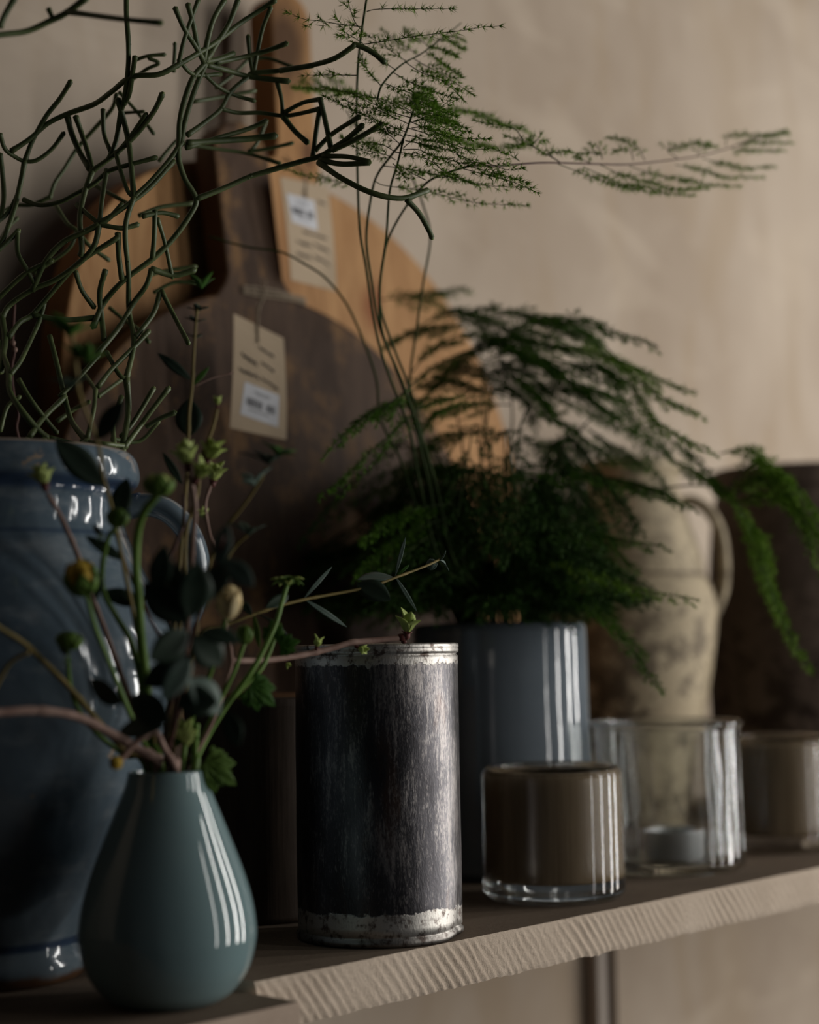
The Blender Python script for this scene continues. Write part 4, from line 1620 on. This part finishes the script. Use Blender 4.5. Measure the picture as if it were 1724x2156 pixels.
# dense heart of the plant above the pot
rr = random.Random(21)
hm = MB()
hn = Needles()
for i in range(195):
    a = rr.uniform(0, 2 * pi)
    rad = rr.uniform(0.05, 0.115) if i < 115 else rr.uniform(0.008, 0.05)
    h = rr.uniform(0.02, 0.15) if i < 115 else rr.uniform(0.05, 0.125)
    kr = cos(a) * Rh.x + sin(a) * Rh.y
    rad *= 1.0 - 0.42 * max(0.0, kr)
    p0 = potc + Vector((0.03 * cos(a), 0.03 * sin(a), 0.185))
    p1 = p0 + Vector((rad * 0.45 * cos(a), rad * 0.45 * sin(a), h))
    p2 = p0 + Vector((rad * 0.9 * cos(a), rad * 0.9 * sin(a), h * 0.85))
    p3 = p0 + Vector((rad * 1.35 * cos(a), rad * 1.35 * sin(a), h * 0.45 + 0.014))
    P = [p0, p1, p2, p3]
    if max(p.y for p in P) > WALL_Y - 0.03:
        continue
    sp = smooth_path(P, 6)
    m, nd = hm.use(MT['fern_stem']), hn
    N = len(sp)
    m.tube(sp, [0.0006] * N, 5)
    side = 1
    for s_ in range(13):
        f = 0.25 + 0.73 * s_ / 12
        k = min(N - 2, int(f * (N - 1)))
        tg = (sp[k + 1] - sp[k]).normalized()
        sd = tg.cross(UPV)
        sd = sd.normalized() if sd.length > 0.1 else Rh
        d = (tg * 0.9 + sd * side * 0.7 + UPV * rr.uniform(-0.3, 0.1)).normalized()
        l_ = 0.030 * (1 - 0.6 * f) * rr.uniform(0.8, 1.2) + 0.006
        pts = [sp[k] + d * (l_ * q / 3) - UPV * (0.10 * l_ * q * q / 3) for q in range(4)]
        spray(pts, m, nd, r=0.0003, t0=0.1, step=0.0036, ter=0.005, nl=0.0058, k=5)
        side = -side
hm.use(MT['fern_shade'])
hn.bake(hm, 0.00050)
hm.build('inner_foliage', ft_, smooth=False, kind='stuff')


# ================================================================== STEMS IN THE TEAL VASE
mouth = vc + ZZ * 0.116
insidep = vc + ZZ * 0.035


def vpath(pxs, Ds, root=True, spread=(0, 0)):
    n = len(pxs)
    if isinstance(Ds, (tuple, list)):
        P3 = [at(x, y, Ds[0] + (Ds[1] - Ds[0]) * i / (n - 1)) for i, (x, y) in enumerate(pxs)]
    else:
        P3 = [at(x, y, Ds) for x, y in pxs]
    if root:                     # pxs run from tip down to the mouth
        mo = mouth + Rh * spread[0] + FH * spread[1]
        P3 = P3 + [mo, insidep - Rh * spread[0] * 0.6 - FH * spread[1] * 0.6]
    return P3


def petal_bud(m, c, r, d, mats, layers=3, per=5, openk=0.0, stretch=1.15):
    d = Vector(d).normalized()
    m.use(mats[0])
    m.blob(c, r * 0.80, d, stretch * 0.95, 12, 8)
    a = d.orthogonal().normalized()
    b = d.cross(a)
    for l in range(layers):
        m.use(mats[min(l + 1, len(mats) - 1)])
        for k in range(per):
            ph = 2 * pi * (k + 0.5 * (l % 2)) / per + l * 0.3
            rad = a * cos(ph) + b * sin(ph)
            # curved petal patch hugging the bud
            vs, fs = [], []
            for off in (0.0, 0.05):
                for i in range(6):
                    th = pi * (0.95 - (0.72 - 0.10 * l) * i / 5)
                    wd = 0.50 * sin(pi * (0.15 + 0.80 * i / 5))
                    for j in range(-2, 3):
                        pj = ph + wd * j / 2 * 1.25
                        q = r * (0.86 + 0.06 * l + off + openk * (i / 5) ** 2 * (0.3 + 0.2 * l))
                        rr_ = a * cos(pj) + b * sin(pj)
                        vs.append(c + rr_ * (q * sin(th)) + d * (q * stretch * cos(th)))
            o = 30
            for i in range(5):
                for j in range(4):
                    v = i * 5 + j
                    fs.append((v, v + 1, v + 6, v + 5))
                    fs.append((o + v, o + v + 5, o + v + 6, o + v + 1))
                for j in (0, 4):
                    v = i * 5 + j
                    fs.append((v, v + 5, o + v + 5, o + v))
            for i in (0, 5):
                for j in range(4):
                    v = i * 5 + j
                    fs.append((v, v + 1, o + v + 1, o + v))
            m.add(vs, fs)


def leaf_cluster(parent, c, d, nleaf, L, W, mt, name='leaf', spreadk=0.9, curl=0.2, label=None, shape=1.0):
    d = Vector(d).normalized()
    a = d.orthogonal().normalized()
    b = d.cross(a)
    for k in range(nleaf):
        ph = 2 * pi * k / nleaf + uni(0, 0.6)
        rad = a * cos(ph) + b * sin(ph)
        dd = (d * uni(0.5, 1.0) + rad * spreadk).normalized()
        m = MB().use(MT[mt])
        m.leaf(c, dd, (d - rad * 0.5), L * uni(0.75, 1.15), W * uni(0.8, 1.1), 0.3, curl, shape=shape)
        o = m.build(name, parent)
        if label:
            o['label'] = label


def lobed_leaf(parent, c, d, nrm, L, mt='leafb', name='leaf'):
    """parsley-like leaf: central and side lobes, each toothed"""
    d = Vector(d).normalized()
    nrm = Vector(nrm)
    nrm = (nrm - d * nrm.dot(d)).normalized()
    sd = d.cross(nrm)
    m = MB().use(MT[mt])
    for ang, l_ in ((0, 1.0), (0.6, 0.82), (-0.6, 0.82), (1.2, 0.6), (-1.2, 0.6)):
        dd = d * cos(ang) + sd * sin(ang)
        m.leaf(c + d * L * 0.12, dd, nrm, L * l_, L * 0.36, 0.2, 0.18, n=6, shape=1.3)
        for s_ in (1, -1):
            d2 = (dd + (sd * cos(ang) - d * sin(ang)) * 0.55 * s_).normalized()
            m.leaf(c + dd * L * l_ * 0.45, d2, nrm, L * l_ * 0.46, L * 0.15, 0.2, 0.2, n=4, shape=1.3)
    return m.build(name, parent)


def flower_stem(pxs, Ds, r, label, spread=(0, 0), mt='stem', cat='flower', name='flower_stem'):
    P3 = vpath(pxs, Ds, True, spread)
    t_ = thing(name, label, cat, P3[-1])
    sp = smooth_path(P3, 6)
    n = len(sp)
    MB().use(MT[mt]).tube(sp, [r * (0.85 + 0.3 * i / n) for i in range(n)], 10).build('stem', t_)
    return t_, P3, sp


def tipdir(P3):
    return (P3[0] - P3[1]).normalized()


# yellow-green closed bud, left
t, P, sp = flower_stem([(180, 1245), (199, 1317), (227, 1390), (260, 1471), (290, 1540), (318, 1592)], (0.835, 0.885), 0.0014,
                       'flower stem with the largest bud, round and yellow-topped, at left', (-0.006, -0.006))
m = MB()
petal_bud(m, at(170, 1213, 0.833), 0.0088, tipdir(P), (MT['budy'], MT['budy'], MT['budd']), 3, 5, 0.0, 1.2)
m.build('bud', t)['label'] = 'green bud opening yellow'
leaf_cluster(t, at(200, 1262, 0.838), (0.3, 0, 0.6), 2, 0.016, 0.005, 'leafd')
# round green bud on the thick bright stem
t, P, sp = flower_stem([(333, 1040), (305, 1075), (290, 1120), (286, 1195), (291, 1256), (297, 1337), (309, 1440), (322, 1560)], (0.835, 0.885), 0.0022,
                       'tallest green bud on a thick bright green stem rising from the teal vase', (-0.002, -0.008))
m = MB()
petal_bud(m, at(334, 1018, 0.834), 0.0076, (0, 0, 1), (MT['budd'], MT['bud'], MT['budd']), 3, 5, 0.05, 0.85)
m.build('bud', t)
# low dark green bud at far left
t, P, sp = flower_stem([(142, 1372), (146, 1432), (163, 1490), (205, 1545), (262, 1590)], (0.85, 0.885), 0.0013,
                       'low dark green button bud on the leftmost short stem', (-0.010, 0.0))
m = MB()
petal_bud(m, at(146, 1346, 0.848), 0.0066, (0.1, 0, 1), (MT['budd'], MT['budd']), 3, 5, 0.05, 0.8)
m.build('bud', t)
leaf_cluster(t, at(150, 1374, 0.85), (-0.8, 0.5, -0.1), 2, 0.012, 0.004, 'leafd')
# small green bud beneath the pointed leaf
t, P, sp = flower_stem([(243, 1112), (227, 1134), (215, 1195), (219, 1248), (244, 1297), (276, 1353), (300, 1450), (322, 1570)], (0.85, 0.885), 0.0015,
                       'small knobbly green bud in front of the blue jar neck', (-0.004, 0.004))
m = MB()
petal_bud(m, at(248, 1088, 0.85), 0.0056, (0.1, 0, 1), (MT['budd'], MT['budd']), 3, 5, 0.05, 1.0)
m.build('bud', t)
leaf_cluster(t, at(221, 1128, 0.85), (-0.8, 0.4, 0.1), 2, 0.014, 0.0045, 'leafd')
# cream bud
t, P, sp = flower_stem([(478, 1296), (470, 1320), (455, 1380), (430, 1450), (395, 1540)], (0.86, 0.885), 0.0013,
                       'cream-white closed bud with green base, right of the cluster of dark leaves', (0.008, -0.004))
m = MB()
petal_bud(m, at(483, 1262, 0.858), 0.0064, (0.08, -0.05, 1), (MT['cream'], MT['cream'], MT['cream']), 3, 4, 0.0, 1.55)
m.build('bud', t)['label'] = 'cream petals'
m = MB().use(MT['budd'])
c0 = at(479, 1291, 0.859)
for k in range(6):
    a = 2 * pi * k / 6
    m.leaf(c0 - ZZ * 0.001, (cos(a) * 0.55, sin(a) * 0.55, 0.85), (cos(a), sin(a), 0), 0.0085, 0.0045, -0.3, -0.5)
m.build('calyx', t)['label'] = 'green calyx'
# ruffled green flower head, right, with forked lower leaves
t, P, sp = flower_stem([(604, 1232), (592, 1272), (581, 1310), (556, 1365), (528, 1415), (480, 1480), (438, 1548), (412, 1600)], (0.93, 0.892), 0.0015,
                       'flat ruffled green flower head on the rightmost stem', (0.013, 0.0))
m = MB()
c0 = at(605, 1222, 0.93)
m.use(MT['budd']).blob(c0, 0.0045, (0, 0, 1), 0.6)
for k in range(14):
    a = 2 * pi * k / 14
    m.use(MT['bud'] if k % 2 else MT['budd'])
    m.leaf(c0 + Vector((cos(a), sin(a), 0)) * 0.002, (cos(a), sin(a), 0.35 - 0.5 * (k % 3 == 0)), (0, 0, 1), 0.0072, 0.0042, 0.5, 0.25)
m.build('flower_head', t)
t, P, sp = flower_stem([(577, 1345), (566, 1375), (548, 1410), (508, 1450), (470, 1490), (430, 1560), (410, 1606)], (0.925, 0.892), 0.0014,
                       'leafy green stem with curled parsley-like leaves, crossing in front of the tin left edge', (0.015, -0.003), cat='flower')
lobed_leaf(t, at(577, 1352, 0.925), CU * 0.9 - CR * 0.1, -Fw, 0.011, 'leafb')
lobed_leaf(t, at(585, 1362, 0.922), CU * 0.3 + CR * 0.9, -Fw + CU * 0.5, 0.011, 'leafb')
lobed_leaf(t, at(520, 1440, 0.90), -CU * 0.6 + CR * 0.8, -Fw + CU * 0.4, 0.017, 'leafb')
lobed_leaf(t, at(572, 1345, 0.93), CU * 0.7 + CR * 0.4, -Fw, 0.009, 'budd')
# plain stem that ends cut off
t, P, sp = flower_stem([(515, 1352), (490, 1420), (450, 1500), (420, 1570), (408, 1604)], (0.90, 0.892), 0.0013,
                       'small drooping oval green bud right of the dark leaves', (0.011, 0.003))
m = MB()
petal_bud(m, at(515, 1334, 0.90), 0.0047, (0.05, 0, 1), (MT['budd'], MT['budd']), 2, 5, 0.0, 1.3)
m.build('bud', t)
# thick lower stems at the mouth with leaf hanging right
t, P, sp = flower_stem([(414, 1525), (411, 1560), (408, 1600)], (0.885, 0.888), 0.0019,
                       'short thick green stem with a dark lobed leaf hanging over the vase rim', (0.014, -0.004))
lobed_leaf(t, at(422, 1602, 0.882), CR * 0.9 - CU * 0.6, -Fw + CU * 0.3, 0.020, 'budd')
lobed_leaf(t, at(395, 1565, 0.885), CU * 0.9 - CR * 0.3, -Fw, 0.013, 'leafb')
lobed_leaf(t, at(375, 1560, 0.88), CU * 0.5 + CR * 0.3, -Fw, 0.012, 'bud')


# ---- budding twigs
def open_bud(parent, c, d, L=0.009, mt='bud', n=6, name='leaf_bud'):
    d = Vector(d).normalized()
    a = d.orthogonal().normalized()
    b = d.cross(a)
    m = MB().use(MT[mt])
    for k in range(n):
        ph = 2 * pi * k / n + uni(-0.2, 0.2)
        rad = a * cos(ph) + b * sin(ph)
        o_ = 0.20 if k % 2 else 0.62
        m.leaf(c + d * 0.0008 + rad * 0.0004, d + rad * o_, d * 0.7 - rad, L * uni(0.8, 1.1) * (1.0 if k % 2 else 0.85), L * 0.62, 0.55, 0.15, 0.0002)
    m.use(MT['scale'])
    for k in range(5):
        ph = 2 * pi * k / 5
        rad = a * cos(ph) + b * sin(ph)
        m.leaf(c - d * L * 0.05, d + rad * 0.9, d - rad, L * 0.30, L * 0.26, 0.5, 0.1, 0.0002)
    m.blob(c, L * 0.15, d, 1.3, 8, 6)
    return m.build(name, parent)


def twig(pxs, Ds, r, label, root=True, spread=(0, 0), mt='bark', name='budding_twig'):
    P3 = vpath(pxs, Ds, root, spread)
    t_ = thing(name, label, 'twig', P3[-1])
    sp = smooth_path(P3, 6)
    n = len(sp)
    rs = []
    for i in range(n):
        rs.append(r * (0.75 + 0.35 * i / n) * (1 + 0.12 * noise.noise(sp[i] * 150)) * (1.28 if i % 12 == 3 else 1.0))
    MB().use(MT[mt]).tube(sp, rs, 10).build('twig', t_)
    return t_, P3, sp


# twig reaching right to the tin, in focus
t, P, sp = twig([(447, 1012), (432, 1060), (440, 1120), (452, 1160), (462, 1205), (474, 1300), (478, 1340), (487, 1391), (476, 1435), (455, 1500), (420, 1570), (395, 1606)],
                (0.935, 0.888), 0.0013, 'brown budding twig forking right, its tip with a pale green bud resting over the tin', True, (0.010, 0.002))
br = [(487, 1391), (520, 1391), (560, 1390), (610, 1384), (660, 1374), (702, 1364), (740, 1353), (790, 1348), (843, 1343)]
Dl = [0.925, 0.935, 0.945, 0.957, 0.968, 0.976, 0.983, 0.992, 1.000]
q = smooth_path([at(x, y, D) for (x, y), D in zip(br, Dl)], 6)
MB().use(MT['bark']).tube(q, [0.0017 * (1 + 0.10 * noise.noise(v * 200) + (0.25 if i in (24, 25, 36, 37) else 0)) for i, v in enumerate(q)], 12).build('side_branch', t)
open_bud(t, at(856, 1338, 1.000), CU + CR * 0.12, 0.0145)
open_bud(t, at(666, 1365, 0.966), CU + CR * 0.25, 0.0072, n=4)
open_bud(t, at(750, 1362, 0.982), CR * 0.9 - CU * 0.35, 0.0068, n=4)
open_bud(t, at(600, 1395, 0.955), CR * 0.6 - CU * 0.4, 0.0035, n=3)
m = MB().use(MT['scale'])
m.blob(at(845, 1342, 1.0), 0.0024, CR, 1.3)
m.blob(at(850, 1351, 1.0), 0.0013, CR, 1.3)
m.build('bud_scar', t)
open_bud(t, at(447, 1018, 0.935), CU + CR * 0.2, 0.013, n=6)
open_bud(t, at(434, 1094, 0.93), CU - CR * 0.5, 0.0065, n=5)

# bud twig at left
t, P, sp = twig([(100, 1040), (122, 1077), (142, 1118), (162, 1165), (185, 1235), (222, 1330), (262, 1440), (305, 1560)], (0.86, 0.885), 0.0015,
                'straight brown twig ending in an open green leaf bud, leftmost over the blue jar', True, (-0.008, 0.004), 'bark')
open_bud(t, at(95, 1026, 0.86), CU - CR * 0.25, 0.0130, n=8)
# twin uprights with bright bud cluster
t, P, sp = twig([(398, 1000), (410, 1061), (406, 1134), (402, 1200), (396, 1290), (385, 1400), (365, 1520), (352, 1600)], (0.875, 0.888), 0.0018,
                'thick pinkish upright twig with a bright green leaf rosette at its top', True, (0.003, 0.0))
open_bud(t, at(395, 985, 0.875), CU - CR * 0.15, 0.0140, n=9)
open_bud(t, at(412, 1012, 0.875), CU + CR * 0.5, 0.0115, n=6)
t, P, sp = twig([(457, 862), (448, 900), (434, 935), (424, 965), (415, 1040), (392, 1120), (388, 1230), (375, 1350), (362, 1480), (352, 1600)], (0.905, 0.890), 0.0011,
                'slender yellow-green twig with pale leaves below its small top bud', True, (0.001, 0.005), 'bark_olive')
open_bud(t, at(458, 856, 0.905), CU, 0.006, n=4)
open_bud(t, at(434, 972, 0.90), CU + CR * 0.45, 0.0140, n=7)
t, P, sp = twig([(386, 1040), (388, 1100), (390, 1195), (380, 1280), (368, 1400), (356, 1500), (348, 1600)], (0.90, 0.892), 0.0010,
                'thin dark red upright twig behind the pink one', True, (-0.001, 0.007), 'bark_dark')
# dark red leaning twigs
t, P, sp = twig([(385, 1110), (352, 1185), (318, 1240), (290, 1290), (295, 1400), (300, 1500), (320, 1600)], (0.89, 0.888), 0.0011,
                'dark red twig slanting across the jar handle', True, (-0.005, 0.006), 'bark_dark')
t, P, sp = twig([(228, 1030), (240, 1100), (262, 1180), (300, 1270), (340, 1350), (372, 1420), (350, 1520), (338, 1600)], (0.865, 0.888), 0.0009,
                'thin dark twig bearing the big pointed dark leaves', True, (-0.002, 0.002), 'bark_dark', 'leafy_twig')


def one_leaf(parent, p0, p1, D0, D1, W, mt, nrm=None, curl=0.12, fold=0.15, shape=1.0):
    a = at(p0[0], p0[1], D0)
    b = at(p1[0], p1[1], D1)
    nn = nrm if nrm is not None else (-Fw + CU * 0.2)
    return MB().use(MT[mt]).leaf(a, b - a, nn, (b - a).length, W, fold, curl, n=9, shape=shape).build('leaf', parent)


one_leaf(t, (216, 1022), (118, 926), 0.865, 0.855, 0.0145, 'leafd')
one_leaf(t, (244, 1100), (266, 1005), 0.866, 0.868, 0.0110, 'leafd')
one_leaf(t, (262, 1180), (180, 1128), 0.867, 0.862, 0.006, 'leafd')
one_leaf(t, (300, 1270), (215, 1245), 0.872, 0.865, 0.009, 'leafd')
# bent pink branch in front at lower left
t, P, sp = twig([(-40, 1502), (0, 1500), (60, 1496), (122, 1500), (170, 1512), (227, 1541), (284, 1574), (330, 1600)], (0.80, 0.872), 0.0026,
                'thickest pinkish brown branch arching in from the left edge into the vase', True, (-0.003, -0.007))
t, P, sp = twig([(236, 1612), (252, 1602), (284, 1565), (325, 1540), (345, 1576), (368, 1612)], (0.845, 0.865), 0.0020,
                'bent brown twig stub hooked over the vase mouth', True, (0.006, -0.010))
m = MB()
petal_bud(m, at(243, 1606, 0.845), 0.0036, -CR, (MT['bark'], MT['budy']), 2, 4, 0, 1.1)
m.build('withered_bud', t)
t, P, sp = twig([(-40, 1290), (0, 1322), (49, 1353), (81, 1382), (138, 1439), (200, 1510), (262, 1580)], (0.82, 0.875), 0.0016,
                'thin olive brown twig entering diagonally from the left edge above the pink branch', True, (-0.007, -0.003), 'bark_olive')
q = smooth_path([at(x, y, 0.825) for x, y in ((62, 1372), (25, 1392), (2, 1425), (-20, 1470))], 5)
MB().use(MT['bark_olive']).tube(q, 0.0011, 8).build('side_branch', t)

# ---- leafy sprigs
t, P, sp = twig([(416, 640), (412, 680), (407, 757), (404, 814), (398, 870), (396, 940), (392, 1020), (384, 1120), (372, 1260), (360, 1400), (350, 1600)], (0.93, 0.892), 0.0010,
                'tallest thin sprig with small paired leaves at its top and one oval leaf', True, (0.002, 0.004), 'bark_olive', 'leafy_sprig')
for (x, y, L) in ((424, 600, 0.011), (416, 648, 0.009), (412, 672, 0.007), (411, 705, 0.006)):
    leaf_cluster(t, at(x, y + 8, 0.93), CU, 5, L, L * 0.38, 'leafb' if y < 640 else 'leafd', spreadk=0.6 if y < 640 else 1.3)
one_leaf(t, (402, 800), (332, 742), 0.93, 0.925, 0.0055, 'leafd')
one_leaf(t, (405, 812), (440, 770), 0.93, 0.935, 0.003, 'leafb')
one_leaf(t, (398, 918), (397, 838), 0.928, 0.930, 0.0150, 'leafd', shape=0.9)
one_leaf(t, (384, 1020), (342, 952), 0.928, 0.925, 0.0045, 'leafd')
for p_ in ((405, 815, 490, 785),):
    MB().use(MT['bark']).tube(smooth_path([at(p_[0], p_[1], 0.93), at(450, 795, 0.935), at(p_[2], p_[3], 0.94)], 4), 0.0004, 6).build('tendril', t)

t, P, sp = twig([(165, 820), (178, 860), (205, 930), (216, 1000), (232, 1060), (262, 1200), (300, 1400), (330, 1600)], (0.815, 0.885), 0.0011,
                'blurred nearest sprig with a tuft of small bright leaves, upper left over the cactus', True, (-0.005, -0.006), 'bark_olive', 'leafy_sprig')
for (x, y, L, n_) in ((145, 690, 0.017, 5), (165, 735, 0.013, 5), (185, 745, 0.013, 4), (150, 800, 0.012, 3)):
    leaf_cluster(t, at(x, y + 20, 0.815), CU, n_, L, L * 0.42, 'leafb' if y < 780 else 'leafd', spreadk=0.8)
MB().use(MT['bark_olive']).tube(smooth_path([at(150, 700, 0.815), at(158, 760, 0.815), at(165, 820, 0.815)], 4), 0.0010, 7).build('stem_top', t)
one_leaf(t, (205, 925), (255, 845), 0.83, 0.82, 0.010, 'leafd')

t, P, sp = twig([(560, 985), (540, 1025), (510, 1068), (480, 1105), (450, 1160), (425, 1260), (405, 1380), (380, 1500), (362, 1600)], (0.87, 0.888), 0.0010,
                'olive-stemmed sprig with grey-green leaves below the lower price tag', True, (0.006, -0.002), 'bark_olive', 'leafy_sprig')
leaf_cluster(t, at(565, 978, 0.87), CU, 6, 0.014, 0.005, 'leafd')
leaf_cluster(t, at(585, 960, 0.87), CU + CR * 0.3, 5, 0.013, 0.005, 'leafb')
leaf_cluster(t, at(535, 1022, 0.87), CU - CR * 0.3, 3, 0.013, 0.006, 'leafg')
leaf_cluster(t, at(522, 1128, 0.88), CU, 4, 0.012, 0.005, 'leafd')
MB().use(MT['bark_olive']).tube(smooth_path([at(470, 1190, 0.885), at(495, 1150, 0.883), at(522, 1125, 0.88)], 4), 0.0008, 7).build('side_branch', t)

# eucalyptus branch reaching right
t, P, sp = twig([(925, 1178), (905, 1188), (870, 1202), (835, 1215), (790, 1232), (745, 1243), (690, 1253), (642, 1262), (590, 1275), (530, 1295), (470, 1318), (425, 1330), (395, 1400), (375, 1500), (358, 1600)], (1.03, 0.888), 0.0009,
                'long eucalyptus branch reaching right, with one round pale leaf and narrow edge-on leaves', True, (0.005, 0.001), 'bark_olive', 'eucalyptus_branch')
one_leaf(t, (828, 1216), (755, 1212), 1.005, 0.995, 0.0110, 'leafg', nrm=CU * 1.0 - Fw * 0.5)
one_leaf(t, (752, 1228), (820, 1258), 0.985, 0.975, 0.0135, 'leafd', nrm=CU * 0.6 - Fw)
one_leaf(t, (642, 1262), (735, 1322), 0.965, 0.975, 0.0030, 'leafg')
one_leaf(t, (640, 1260), (702, 1186), 0.965, 0.985, 0.0024, 'leafg')
one_leaf(t, (832, 1214), (880, 1290), 1.007, 1.01, 0.0026, 'leafg')
one_leaf(t, (832, 1212), (855, 1125), 1.007, 1.02, 0.0026, 'leafg')
one_leaf(t, (838, 1210), (862, 1188), 1.007, 1.01, 0.0020, 'leafb')
one_leaf(t, (540, 1292), (628, 1330), 0.93, 0.94, 0.0080, 'leafd', nrm=CU, curl=0.3)
one_leaf(t, (530, 1295), (505, 1262), 0.93, 0.93, 0.0045, 'leafd')
one_leaf(t, (535, 1295), (545, 1362), 0.93, 0.925, 0.0035, 'budd', curl=0.25)
one_leaf(t, (560, 1280), (610, 1250), 0.935, 0.945, 0.0070, 'leafd')
m = MB()
petal_bud(m, at(909, 1187, 1.028), 0.0034, CR * 0.4 + CU, (MT['leafg'], MT['leafg']), 2, 5, 0.05, 1.2)
m.build('bud', t)
leaf_cluster(t, at(925, 1180, 1.03), CR, 3, 0.009, 0.0022, 'leafg', spreadk=0.9)

# cluster of big dark blurred leaves in the middle of the bunch
t, P, sp = twig([(470, 1130), (450, 1200), (425, 1280), (395, 1360), (385, 1450), (365, 1540), (350, 1600)], (0.80, 0.872), 0.0013,
                'dark leafy branch nearest the lens, its big dull leaves covering the middle of the bunch', True, (0.004, -0.009), 'bark_dark', 'leafy_branch')
rl = random.Random(4)
for (x0, y0, x1, y1, W, mt) in ((395, 1310, 300, 1232, 0.017, 'leafd'), (400, 1300, 418, 1190, 0.018, 'leafd'), (430, 1270, 478, 1170, 0.014, 'leafd'), (395, 1330, 320, 1390, 0.016, 'leafd'),
                                (405, 1340, 470, 1400, 0.017, 'leafd'), (385, 1400, 300, 1440, 0.013, 'leafd'), (395, 1430, 470, 1500, 0.016, 'leafg'), (372, 1480, 455, 1475, 0.016, 'leafd'),
                                (355, 1520, 270, 1462, 0.014, 'leafd'), (345, 1530, 245, 1530, 0.015, 'leafd'), (460, 1190, 475, 1105, 0.009, 'leafg'), (475, 1180, 530, 1230, 0.010, 'leafg'),
                                (400, 1380, 345, 1470, 0.012, 'leafg'), (420, 1330, 505, 1345, 0.011, 'leafd'), (480, 1500, 500, 1570, 0.010, 'leafd'), (330, 1250, 345, 1150, 0.011, 'leafd'),
                                (260, 1480, 180, 1435, 0.012, 'leafd'), (385, 1250, 350, 1180, 0.010, 'leafd')):
    one_leaf(t, (x0, y0), (x1, y1), 0.805, 0.80 + rl.uniform(-0.01, 0.015), W, mt, nrm=-Fw * rl.uniform(0.6, 1.0) + CU * rl.uniform(-0.3, 0.9) + CR * rl.uniform(-0.5, 0.5))
